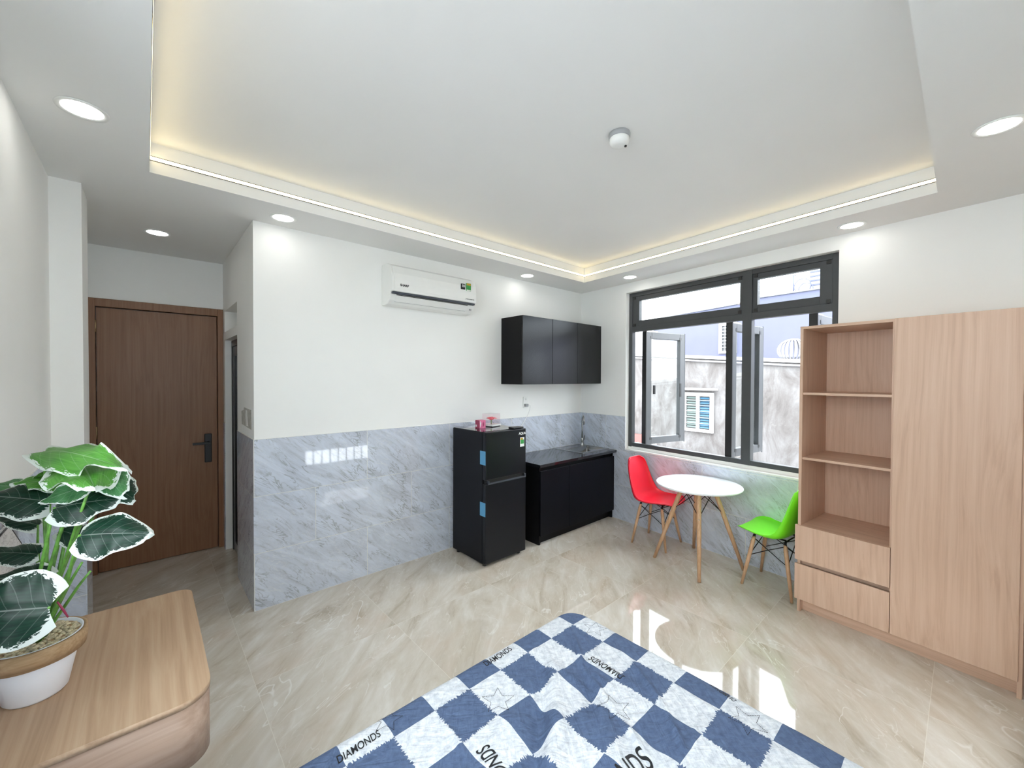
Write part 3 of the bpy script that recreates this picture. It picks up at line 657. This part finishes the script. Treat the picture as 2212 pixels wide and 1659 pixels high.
# ------------------------------------------------------------------ plant
PC = Vector((-4.384, -1.572, .7505))
pt = thing('potted_plant', 'artificial variegated plant in a white pot on the desk', 'potted plant', PC)
MB().lathe([(.0, 0), (.058, 0), (.063, .006), (.078, .08), (.088, .13), (.094, .158), (.090, .158), (.083, .12)], seg=56).build('pot', 'pot', pt)
MB().lathe([(.0895, .112), (.099, .110), (.1025, .135), (.1025, .156), (.0955, .158), (.0945, .150)], seg=56).build('pot_band', 'band', pt)
gv = MB(); rg = random.Random(3)
gv.lathe([(0, .146), (.09, .145)], seg=24)
for k in range(420):
    a = rg.random()*2*PI; q = math.sqrt(rg.random())*.085; c = Vector((math.cos(a)*q, math.sin(a)*q, .148+rg.random()*.005)); sz = .004+.003*rg.random(); ax = rg.random()*PI
    vs = []; 
    for i in range(1, 4):
        for j in range(6):
            th = PI*i/4; ph = 2*PI*j/6; e = Vector((math.sin(th)*math.cos(ph)*sz*1.35, math.sin(th)*math.sin(ph)*sz*.85, math.cos(th)*sz*.7)); e.rotate(Matrix.Rotation(ax, 3, 'Z')); vs.append(c+e)
    vs += [c+Vector((0, 0, sz*.7)), c-Vector((0, 0, sz*.7))]
    fs = [(i*6+j, i*6+(j+1) % 6, (i+1)*6+(j+1) % 6, (i+1)*6+j) for i in range(2) for j in range(6)]+[(18, j, (j+1) % 6) for j in range(6)]+[(19, 12+(j+1) % 6, 12+j) for j in range(6)]
    gv.add(vs, fs, True)
tag(gv.build('pebbles', 'gravel', pt), kind='stuff')
LV = []
def leaf(b, t, w, across, mat, droop=.12, cup=.15, seed=1, wave=.045, stem=True):
    """b,t: (u,v,depth) of base and tip; across: (right,up,forward)"""
    b = at_d(*b)-PC; t = at_d(*t)-PC; ax = (t-b); L = ax.length; ax.normalize()
    ac_ = RT*across[0]+UP*across[1]+FW*across[2]; ac_ = (ac_-ax*ac_.dot(ax)).normalized(); nn = ax.cross(ac_).normalized()
    if nn.z < 0: nn = -nn; ac_ = -ac_
    rs = random.Random(seed); ph = rs.random()*6
    def shape(s): # half width profile, heart base, pointed tip
        return (math.sin(PI*min(1, s*.93+.05)**.72))**.75*(1-.25*s) if s < 1 else 0
    def fn(u, v):
        q = v*2-1; s = u
        wd = w*.58*shape(s) if u < .995 else 0
        lob = -.10*L*max(0, 1-s*5)*abs(q)**1.2
        x = s*L+lob; y = q*wd
        z = -droop*L*(s**1.8) - cup*w*(abs(q)**1.6)*(1 if s < .9 else .5) + wave*L*(math.sin(8*s+ph+(2 if q > 0 else 0))+.6*math.sin(17*s+ph*2+q))*abs(q)**1.3 - .03*w*math.exp(-(q/.08)**2)
        return b+ax*x+ac_*y+nn*(z+droop*L*s*.9)
    m = MB(); m.grid(fn, 26, 14); o = m.build('leaf', mat, pt, fix=False)
    return b
def stem(b, base=(0, 0, .14), r=.0045, bend=.02):
    b = Vector(b); a = Vector(base); mid = (a+b)/2+Vector((0, 0, .0))+(b-a).cross(Vector((0, 0, 1))).normalized()*bend*.5
    MB().tube([a, a.lerp(mid, .5)+Vector((0, 0, .004)), mid, mid.lerp(b, .55)+Vector((0, 0, .004)), b], [r*1.15, r, r, r*.9, r*.7], 8).build('stem', 'stem', pt)
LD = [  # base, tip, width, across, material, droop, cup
 ((96, 975, 1.22), (266, 1006, 1.04), .105, (0, .52, .85), 'leaf_backlit', .26, .16),
 ((150, 1000, 1.28), (64, 1036, 1.2), .09, (.5, .5, .6), 'leaf_backlit', .1, .1),
 ((176, 1000, 1.20), (205, 1050, 1.03), .165, (1, .02, .22), 'leaf_backlit', .16, .10),
 ((165, 1034, 1.25), (20, 1044, 1.16), .10, (0, .26, .95), 'leaf_backlit', .1, .1),
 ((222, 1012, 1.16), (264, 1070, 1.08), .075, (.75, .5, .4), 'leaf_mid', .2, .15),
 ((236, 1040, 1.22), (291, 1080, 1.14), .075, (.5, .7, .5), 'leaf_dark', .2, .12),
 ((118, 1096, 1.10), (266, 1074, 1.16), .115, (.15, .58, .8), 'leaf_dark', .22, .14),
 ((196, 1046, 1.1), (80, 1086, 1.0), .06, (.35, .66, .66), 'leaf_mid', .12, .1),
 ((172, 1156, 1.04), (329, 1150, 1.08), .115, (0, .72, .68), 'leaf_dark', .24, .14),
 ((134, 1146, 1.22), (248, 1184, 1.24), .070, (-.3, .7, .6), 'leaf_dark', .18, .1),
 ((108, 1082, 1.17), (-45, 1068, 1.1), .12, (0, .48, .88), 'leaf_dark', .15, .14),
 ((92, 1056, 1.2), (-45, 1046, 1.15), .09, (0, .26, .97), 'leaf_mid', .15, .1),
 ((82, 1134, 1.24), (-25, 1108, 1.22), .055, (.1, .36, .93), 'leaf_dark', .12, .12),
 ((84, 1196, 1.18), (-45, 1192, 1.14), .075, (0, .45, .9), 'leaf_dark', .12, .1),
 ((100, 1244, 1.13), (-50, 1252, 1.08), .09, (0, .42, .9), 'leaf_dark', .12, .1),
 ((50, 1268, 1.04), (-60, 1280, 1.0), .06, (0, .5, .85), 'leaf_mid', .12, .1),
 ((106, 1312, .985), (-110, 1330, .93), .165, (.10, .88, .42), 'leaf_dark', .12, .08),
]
rr = random.Random(5)
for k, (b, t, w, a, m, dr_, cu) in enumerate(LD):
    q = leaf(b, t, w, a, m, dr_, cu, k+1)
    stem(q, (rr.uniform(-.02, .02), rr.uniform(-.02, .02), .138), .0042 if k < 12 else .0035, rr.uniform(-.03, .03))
for (u, v, d) in ((177, 1215, 1.1), (195, 1234, 1.12)): stem(at_d(u, v, d)-PC, (.012, .004, .138), .004, .01)
MB().tube([at_d(124, 1300, 1.07)-PC, at_d(137, 1318, 1.08)-PC, at_d(147, 1333, 1.09)-PC], [.002, .0028, .0018], 8).build('dry_tip', 'maroon', pt)
# print on the left wall behind the plant
pr = thing('framed_print', 'white print with thin black edge on the tiled left wall behind the plant', 'picture', (XL+TH+.001, -1.08, .94))
poly = [(.033, .166), (.268, .012), (.25, -.05), (.10, -.12), (-.16, -.12), (-.22, .0), (-.16, .166)]
MB().prism(poly, 0, .002, .016).build('canvas', 'print', pr)
ed = MB(); 
for i in range(len(poly)): ed.tube([(.014, *poly[i]), (.014, *poly[(i+1) % len(poly)])], .0035, 6)
ed.build('frame', 'plastic_b', pr)

# ------------------------------------------------------------------ table
tc = Vector((-.545, -1.735, 0)); tb_ = thing('round_table', 'small round white table on four beech legs under the window', 'table', tc)
MB().lathe([(0, .695), (.335, .695), (.346, .699), (.35, .706), (.348, .712), (.342, .714), (0, .714)], seg=72).build('tabletop', 'table_w', tb_)
feet = [(-.703, -1.412), (-.859, -1.886), (-.367, -2.049), (-.223, -1.558)]
tops = []
for fx, fy in feet:
    f_ = Vector((fx, fy, 0))-tc; top = f_*.34; top.z = .69; tops.append((f_, top))
    MB().tube([f_, f_.lerp(top, .5), f_.lerp(top, .93), top], [.013, .0185, .019, .014], 16).build('leg', 'leg_wood', tb_)
def wires(par, legs, zhi, zlo, ztop, r=.0035):
    n = len(legs)
    for i in range(n):
        a0, a1 = legs[i]; b0, b1 = legs[(i+1) % n]
        A = lambda z: a0.lerp(a1, z/a1.z); Bq = lambda z: b0.lerp(b1, z/b1.z)
        c = Vector((0, 0, ztop))
        MB().tube([A(zlo), A(zlo).lerp(Bq(zhi), .5), Bq(zhi)], r, 8).build('wire_strut', 'wire', par)
        MB().tube([Bq(zlo), Bq(zlo).lerp(A(zhi), .5)+Vector((0, 0, .004)), A(zhi)], r, 8).build('wire_strut', 'wire', par)
wires(tb_, tops, .675, .47, .69)
for f_, top in tops:
    o_ = Vector((f_.x, f_.y, 0)).normalized()
    for z in (.655, .46):
        p_ = f_.lerp(top, z/.69)+o_*.0165; MB().tube([p_, p_+o_*.004], .0055, 10).build('screw', 'screw', tb_)
# ------------------------------------------------------------------ shell chairs
def shell():
    pr_ = [(-.228, .424, .085), (-.222, .432, .135), (-.205, .438, .172), (-.17, .439, .202), (-.12, .436, .218), (-.03, .424, .228), (.06, .418, .230), (.12, .425, .228), (.165, .452, .222), (.190, .50, .214), (.207, .56, .206), (.225, .63, .196), (.243, .70, .184), (.258, .76, .165), (.268, .80, .135), (.272, .822, .095)]
    pr_ = [(-x, z, w) for x, z, w in pr_]                 # +x is the front
    n = len(pr_)-1
    def cr(t, k):
        i = min(int(t*n), n-1); f_ = t*n-i; p = [pr_[max(0, min(n, i+d))][k] for d in (-1, 0, 1, 2)]
        return .5*((2*p[1])+(-p[0]+p[2])*f_+(2*p[0]-5*p[1]+4*p[2]-p[3])*f_*f_+(-p[0]+3*p[1]-3*p[2]+p[3])*f_**3)
    def fn(u, v):
        q = v*2-1; x, z, w = cr(u, 0), cr(u, 1), cr(u, 2)
        sag = abs(q)**2.4
        seat = max(0, 1-max(0, (u-.42))*5); back = 1-seat
        mid = math.exp(-((u-.5)/.14)**2)
        z2 = z + sag*(.026*seat*min(1, u*5)+.024*mid)
        x2 = x + sag*(.050*back+.035*mid)*(1 if u < .93 else .8)
        yw = w*math.sin(q*PI/2*.96)/math.sin(PI/2*.96)
        return (x2, yw, z2)
    return fn
SH = shell()
def make_chair(name_label, cat, loc, rz, mat, feet_local, sq=1.0):
    o = thing('shell_chair', name_label, cat, loc, rz, group='moulded shell chairs at the round table')
    m = MB(); m.grid(lambda u, v: (SH(u, v)[0]*sq, SH(u, v)[1], SH(u, v)[2]), 56, 28); sm = m.build('seat_shell', mat, o, solid=.006, fix=False)
    legs = []
    for fx, fy in feet_local:
        f_ = Vector((fx, fy, 0)); top = Vector((fx*.62-.005, fy*.62, .385)); legs.append((f_, top))
        MB().tube([f_, f_.lerp(top, .5), f_.lerp(top, .9), top], [.0095, .014, .0150, .011], 14).build('leg', 'leg_wood', o)
        e = top+Vector((-.0, -fy*.1, .028)); MB().tube([f_.lerp(top, .95), top+Vector((0, 0, .008)), e], [.012, .010, .007], 8).build('leg_bracket', 'wire', o)
    wires(o, legs, .372, .235, .385, .0032)
    c = MB(); 
    for s in (-1, 1): c.tube([(legs[0][1].x, s*.09, .412), (legs[1][1].x, s*.09, .412)], .006, 8)
    c.tube([legs[0][1]+Vector((0, 0, .02)), legs[3][1]+Vector((0, 0, .02))], .005, 8); c.tube([legs[1][1]+Vector((0, 0, .02)), legs[2][1]+Vector((0, 0, .02))], .005, 8)
    c.build('under_frame', 'wire', o)
    for f_, top in legs:
        o_ = Vector((1 if f_.x > 0 else -1, 0, 0)); p_ = f_.lerp(top, .9)+o_*.013
        MB().tube([p_, p_+o_*.004], .0045, 8).build('screw', 'screw', o)
    return o
def loc_feet(c, rz, pts):
    R = Matrix.Rotation(-rz, 2); return [tuple(R @ (Vector(p)-Vector(c[:2]))) for p in pts]
rc = (-.368, -1.25, 0); rzr = math.radians(-88)
make_chair('red moulded chair left of the round table', 'chair', rc, rzr, 'red', loc_feet(rc, rzr, [(-.54, -1.438), (-.554, -1.087), (-.199, -1.068), (-.179, -1.411)]))
gc = (-.458, -2.284, 0); rzg = math.radians(84.5)
make_chair('lime green moulded chair right of the round table', 'chair', gc, rzg, 'green', loc_feet(gc, rzg, [(-.277, -2.153), (-.311, -2.50), (-.655, -2.467), (-.621, -2.119)]), .9)

# ------------------------------------------------------------------ bed
BX, BY, BZ = -2.50, -1.93, .45
bd = thing('bed', 'low bed under a blue and white checked sheet printed with stars and DIAMONDS', 'bed', (-3.5, -2.75, 0))
bl = -4.52+3.5; br = BX-.02+3.5; bf = BY-.02+2.75; bn = -3.58+2.75
boxp('bed_frame', 'wood_h', bd, bl+.05, br-.05, bn+.05, bf-.05, .0, .22, bevel=.01)
boxp('mattress', 'label_w', bd, bl+.01, br-.012, bn+.01, bf-.012, .221, BZ-.06, bevel=.03)
creases = []
for (u0, v0), (u1, v1), amp, wd in (
    ((1240, 1372), (1262, 1440), .008, .009), ((1262, 1440), (1330, 1490), .006, .009), ((1330, 1400), (1375, 1435), .005, .008),
    ((1365, 1432), (1440, 1535), .010, .010), ((1440, 1535), (1480, 1625), .010, .010), ((1248, 1425), (1345, 1560), .009, .012),
    ((1345, 1560), (1410, 1645), .008, .012), ((1175, 1395), (1195, 1440), .006, .010), ((1150, 1405), (1175, 1400), .004, .008),
    ((1330, 1640), (1345, 1590), .004, .012), ((1290, 1430), (1400, 1500), .004, .010), ((1480, 1450), (1540, 1500), .004, .010),
    ((1200, 1440), (1290, 1500), .006, .010), ((1440, 1470), (1580, 1560), .004, .008), ((960, 1560), (1010, 1640), .005, .012),
    ((1000, 1500), (1060, 1490), .003, .009), ((1160, 1620), (1190, 1659), .010, .02), ((1500, 1560), (1500, 1640), .003, .007), ((1600, 1560), (1700, 1640), .004, .01)):
    a = at_z(u0, v0, BZ); b = at_z(u1, v1, BZ); creases.append((a.xy, b.xy, amp*1.5, wd))
soft = []
for (u0, v0), (u1, v1), amp, wd in (((1168, 1440), (1170, 1520), -.012, .03), ((1195, 1440), (1200, 1510), .012, .03), ((1262, 1440), (1280, 1530), -.012, .028), ((1165, 1540), (1160, 1659), -.022, .035), ((1205, 1540), (1190, 1659), .020, .035), ((1300, 1530), (1330, 1659), .010, .035), ((1100, 1560), (1060, 1659), .010, .04), ((1420, 1560), (1400, 1659), -.010, .035)):
    a = at_z(u0, v0, BZ); b = at_z(u1, v1, BZ); soft.append((a.xy, b.xy, amp*1.2, wd))
def dseg(p, a, b):
    ab = b-a; t = max(0, min(1, (p-a).dot(ab)/ab.length_squared)); return (p-(a+ab*t)).length, t
def relief(x, y):
    p = Vector((x, y)); h = 0
    for a, b, am, w in creases:
        d, t = dseg(p, a, b)
        if d < w*3: h += am*math.exp(-(d/w)**2)*math.sin(PI*min(1, max(.06, t)))**.5
    for a, b, am, w in soft:
        d, t = dseg(p, a, b)
        if d < w*3: h += am*math.exp(-(d/w)**2)
    h += .0035*noise.noise(Vector((x*9, y*9, 3)))+.004*noise.noise(Vector((x*3.1+y*2, y*3.3-x, 7)))
    return h
RC = .11; RE = .045
def outline(off, n=26):
    x0, x1, y0, y1 = -4.515+off, BX-off, -3.575+off, BY-off; r = max(RC-off, .012); P = []
    for cx, cy, a0 in ((x1-r, y1-r, 0), (x0+r, y1-r, PI/2), (x0+r, y0+r, PI), (x1-r, y0+r, 1.5*PI)):
        for k in range(n+1): a = a0+PI/2*k/n; P.append((cx+r*math.cos(a), cy+r*math.sin(a)))
    # refine straight parts
    Q = []; 
    for i in range(len(P)):
        a = P[i]; b = P[(i+1) % len(P)]; L = math.hypot(b[0]-a[0], b[1]-a[1]); m = 1 if (i % (n+1)) != n else 200
        for k in range(m): Q.append((a[0]+(b[0]-a[0])*k/m, a[1]+(b[1]-a[1])*k/m))
    return Q
def sheet_z(off, x, y):
    if off < RE: return BZ-RE+math.sqrt(max(0, RE*RE-(RE-off)**2)) + relief(x, y)*(off/RE)
    return BZ+relief(x, y)
loops = []
for z in (.12, .2, .3, BZ-RE): loops.append([(x, y, z) for x, y in outline(.004 if z < .3 else 0)])
for k in range(1, 9): off = RE*(1-math.cos(PI/2*k/8)); loops.append([(x, y, BZ-RE+RE*math.sin(PI/2*k/8)+relief(x, y)*(k/8)) for x, y in outline(off)])
off = RE
while off < .80: off += .0085; loops.append([(x, y, BZ+relief(x, y)) for x, y in outline(off)])
sh = MB(); n = len(loops[0])
sh.add([p for L in loops for p in L], [(i*n+k, i*n+(k+1) % n, (i+1)*n+(k+1) % n, (i+1)*n+k) for i in range(len(loops)-1) for k in range(n)]+[tuple((len(loops)-1)*n+k for k in range(n))], True)
OFFB = Vector((3.5, 2.75, 0)); sh.v = [tuple(Vector(q)+OFFB) for q in sh.v]; so = sh.build('fitted_sheet', 'sheet', bd, fix=False)
def zof(x, y):
    off = min(BX-x, BY-y, x+4.515, y+3.575)
    # distance inside rounded corner
    cx, cy = BX-RC, BY-RC
    if x > cx and y > cy: off = RC-math.hypot(x-cx, y-cy)
    return sheet_z(max(0, min(off, 5)), x, y)
def place_flat(name, me2d, org, ex, up_off=.0012):
    """me2d: mesh in xy; org world xy; ex unit direction of text"""
    ey = Vector((-ex.y, ex.x)); bm = bmesh.new(); bm.from_mesh(me2d); bmesh.ops.triangulate(bm, faces=bm.faces[:]); bmesh.ops.subdivide_edges(bm, edges=bm.edges[:], cuts=1, use_grid_fill=True)
    for v in bm.verts: p = org+ex*v.co.x+ey*v.co.y; v.co = Vector((p.x, p.y, zof(p.x, p.y)+up_off))+OFFB
    bm.to_mesh(me2d); bm.free(); me2d.materials.clear(); me2d.materials.append(M['ink']); me2d.name = name
    o = bpy.data.objects.new(name, me2d); COL.objects.link(o); o.parent = so; return o
def word(a, b, size=None):
    """text running from pixel a to pixel b on the sheet"""
    A = at_z(*a, BZ).xy; B2 = at_z(*b, BZ).xy; ex = (B2-A).normalized(); L = (B2-A).length
    me = text_mesh('DIAMONDS', 1, .22, .012, 0); xs = [v.co.x for v in me.vertices]; w = max(xs)-min(xs); s = L/w
    me.transform(Matrix.Diagonal((s, s*(size or 1.0), 1, 1))); place_flat('printed_word', me, (A+B2)/2, ex)
word((726, 1645), (820, 1584), 1.55); word((1046, 1438), (1103, 1402), 1.5)
word((1348, 1466), (1276, 1421), 1.4)
word((1140, 1752), (1042, 1617), 1.4); word((1232, 1800), (1398, 1632), 1.4); word((1590, 1516), (1536, 1478), 1.3)
def star(u, v, size, rot):
    c = at_z(u, v, BZ).xy; pts = []
    for k in range(10): a = rot+PI*k/5; r_ = size*(1 if k % 2 == 0 else .45); pts.append(Vector((c.x+r_*math.cos(a), c.y+r_*math.sin(a))))
    m = MB()
    for i in range(10):
        a, b = pts[i], pts[(i+1) % 10]; nd = 7
        for k in range(nd):
            p = a.lerp(b, k/nd); q = a.lerp(b, (k+.62)/nd); d = (q-p).normalized(); w = Vector((-d.y, d.x))*.0011
            m.add([(*(p-w), zof(*p)+.0012), (*(p+w), zof(*p)+.0012), (*(q+w), zof(*q)+.0012), (*(q-w), zof(*q)+.0012)], [(0, 1, 2, 3)])
    m.v = [tuple(Vector(q)+OFFB) for q in m.v]; m.build('printed_star', 'ink', so, fix=False)
star(1076, 1514, .062, .9); star(1328, 1532, .062, 2.2); star(1285, 1358, .055, .5); star(1615, 1558, .062, 2.2); star(838, 1556, .05, .9)

# ------------------------------------------------------------------ outside, in the window-wall frame
def outB(name, label, cat, t, n, z=0, group=None): return thing(name, label, cat, b2w(t, n, z), ANG, group)
nb = outB('neighbour_house', 'stained grey rendered house wall outside the window', 'building', 0, -4)
top = lambda t: 2.02-.0772*(t+.084)
MB().prism([(-9, -5), (8, -5), (8, top(8)), (-9, top(-9))], 1, 0, .5).build('wall', 'stained', nb)
MB().prism([(-9, top(-9)-.03), (8, top(8)-.03), (8, top(8)+.03), (-9, top(-9)+.03)], 1, -.06, .56).build('roof_coping', 'white_paint_out', nb)
MB().tube([(-9, -.04, top(-9)-.075), (8, -.04, top(8)-.075)], .018, 8).build('gutter_pipe', 'zinc', nb)
w = MB(); w.box(-.98, -.92, -.05, .0, .58, 1.36); w.box(-.42, -.36, -.05, .0, .58, 1.36); w.box(-.92, -.42, -.05, 0, .58, .64); w.box(-.92, -.42, -.05, 0, 1.29, 1.36); w.box(-.70, -.635, -.045, 0, .64, 1.29)
wf_ = w.build('window_frame', 'white_paint_out', nb)
boxp('window_hood', 'concrete', nb, -1.05, -.28, -.16, 0, 1.41, 1.45)
for a, b, mt in ((-.90, -.71, 'sage'), (-.625, -.44, 'sky_louvre')):
    l = MB()
    for k in range(13): z = .66+k*.048; l.prism([(-.035, z), (-.012, z+.034), (-.008, z+.034), (-.03, z)], 0, a, b)
    l.build('louvre_panel', mt, wf_)
    boxp('dark_gap', 'plastic_b', wf_, a, b, -.006, -.002, .645, .70)
bars = MB()
for z in (.75, .87, .99, 1.11, 1.21): bars.tube([(-.92, -.052, z), (-.42, -.052, z)], .005, 6)
bars.build('bars', 'white_paint_out', wf_)
tr_ = outB('terrace', 'pale concrete terrace slab below the window outside', 'terrace', 0, 0, .1)
boxp('slab', 'concrete', tr_, -1.65, 7, 1.6, 3.995, -.1, .08)
rf = outB('corrugated_roof', 'red and brown corrugated roof low outside the window', 'roof', -2.6, -3.2, .15)
m = MB()
def cor(u, v): return (-.9+1.8*u, -.75+1.4*v, -.35+.42*v+.025*math.sin(u*60))
m.grid(cor, 120, 6); m.build('roof_sheet', 'brown_roof', rf, solid=.01)
boxp('ridge', 'red_roof', rf, -.9, .9, .60, .70, .06, .24)
fb_ = outB('apartment_house', 'lavender rendered house behind the stained wall', 'building', 0, -9)
MB().prism([(-5.2, -5), (9, -5), (9, 4.0), (-1.7, 4.0), (-2.3, 3.9), (-5.2, 3.78)], 1, 0, 5).build('wall', 'lavender', fb_)
MB().tube([(9, -.03, 4.0), (-1.7, -.03, 4.0), (-2.3, -.03, 3.9), (-5.2, -.03, 3.78)], .022, 8).build('roof_edge', 'zinc', fb_)
w = MB(); w.box(-2.82, -2.72, -.05, 0, 2.42, 3.36); w.box(-2.38, -2.28, -.05, 0, 2.42, 3.36); w.box(-2.72, -2.38, -.05, 0, 2.42, 2.5); w.box(-2.72, -2.38, -.05, 0, 3.28, 3.36)
for k in range(7): w.box(-2.72, -2.38, -.04, -.02, 2.6+k*.1, 2.62+k*.1)
for k in range(3): w.box(-2.63+k*.09, -2.615+k*.09, -.04, -.02, 2.5, 3.28)
wo = w.build('window_grille', 'white_paint_out', fb_); boxp('window_pane', 'smoked', wo, -2.72, -2.38, -.012, -.004, 2.5, 3.28)
vt = outB('roof_vent', 'silver spinning roof vent on the house outside', 'vent', .70, -4.75, 1.83)
m = MB(); 
for k in range(22):
    a0 = 2*PI*k/22
    def bl_(u, v, a0=a0): th = -.9+2.2*u; a = a0+v*.16; return (.25*math.cos(th)*math.cos(a), .25*math.cos(th)*math.sin(a), .33+.21*math.sin(th))
    m.grid(bl_, 8, 2)
m.build('blades', 'zinc', vt, solid=.004); MB().lathe([(.17, 0), (.17, .16), (.2, .17)], seg=24).build('neck', 'zinc', vt); MB().lathe([(0, .54), (.09, .53), (.11, .5)], seg=24).build('cap', 'zinc', vt)
ra = outB('roof_antenna', 'thin roof mast with two rings on the lavender house', 'antenna', -.95, -9.4, 4.0)
m = MB(); m.tube([(0, 0, 0), (0, 0, .55)], .02, 8); m.tube([(-.06, 0, .55), (.06, 0, .55)], .015, 6)
for cx, cz, r_ in ((.22, .22, .2), (.30, .12, .17)): m.tube([(cx+r_*math.cos(a*PI/12), 0, cz+r_*math.sin(a*PI/12)) for a in range(25)], .014, 6, False)
m.build('mast', 'lavender', ra)
wt = outB('roof_stair_tower', 'louvred white tower on the roof of the lavender house', 'tower', -.25, -9.5, 3.98)
m = MB(); m.box(-.35, .55, 0, .6, 0, 1.2)
m.build('tower', 'white_paint_out', wt)
m = MB()
for k in range(9): m.box(-.33, .53, -.03, 0, .1+k*.12, .14+k*.12)
m.build('louvres', 'lavender', wt)
gd = boxp('ground_outside', 'concrete', None, -30, 30, -30, 30, -5.2, -5.0); tag(gd, kind='structure')

# ------------------------------------------------------------------ sky, sun, view
wd_ = bpy.data.worlds.new('sky'); S.world = wd_; wd_.use_nodes = True; nt = wd_.node_tree
bg = nt.nodes['Background']; tc_ = nt.nodes.new('ShaderNodeTexCoord'); nz = nt.nodes.new('ShaderNodeTexNoise'); nz.inputs['Scale'].default_value = 2.5; nz.inputs['Detail'].default_value = 4
cr_ = nt.nodes.new('ShaderNodeValToRGB'); cr_.color_ramp.elements[0].position = .4; cr_.color_ramp.elements[0].color = (.82, .91, 1, 1); cr_.color_ramp.elements[1].position = .62; cr_.color_ramp.elements[1].color = (.95, .975, 1, 1)
nt.links.new(tc_.outputs['Generated'], nz.inputs['Vector']); nt.links.new(nz.outputs[0], cr_.inputs[0]); nt.links.new(cr_.outputs[0], bg.inputs[0]); bg.inputs[1].default_value = 6.5
sn = bpy.data.lights.new('sun', 'SUN'); sn.energy = 0.6; sn.angle = .01; sn.color = (1, .96, .9); so_ = bpy.data.objects.new('sun', sn); COL.objects.link(so_)
so_.rotation_euler = Vector((.5, -.28, -.82)).to_track_quat('-Z', 'Y').to_euler(); so_.location = (0, 0, 8)
# portal for the window helps sampling
S.view_settings.view_transform = 'Standard'; S.view_settings.look = 'None'; S.view_settings.gamma = 1; S.view_settings.exposure = 0.75
S.view_settings.use_curve_mapping = False
S.cycles.use_denoising = True
S.cycles.diffuse_bounces = 6; S.cycles.max_bounces = 12; S.cycles.sample_clamp_indirect = 8
S.cycles.caustics_reflective = False; S.cycles.caustics_refractive = False
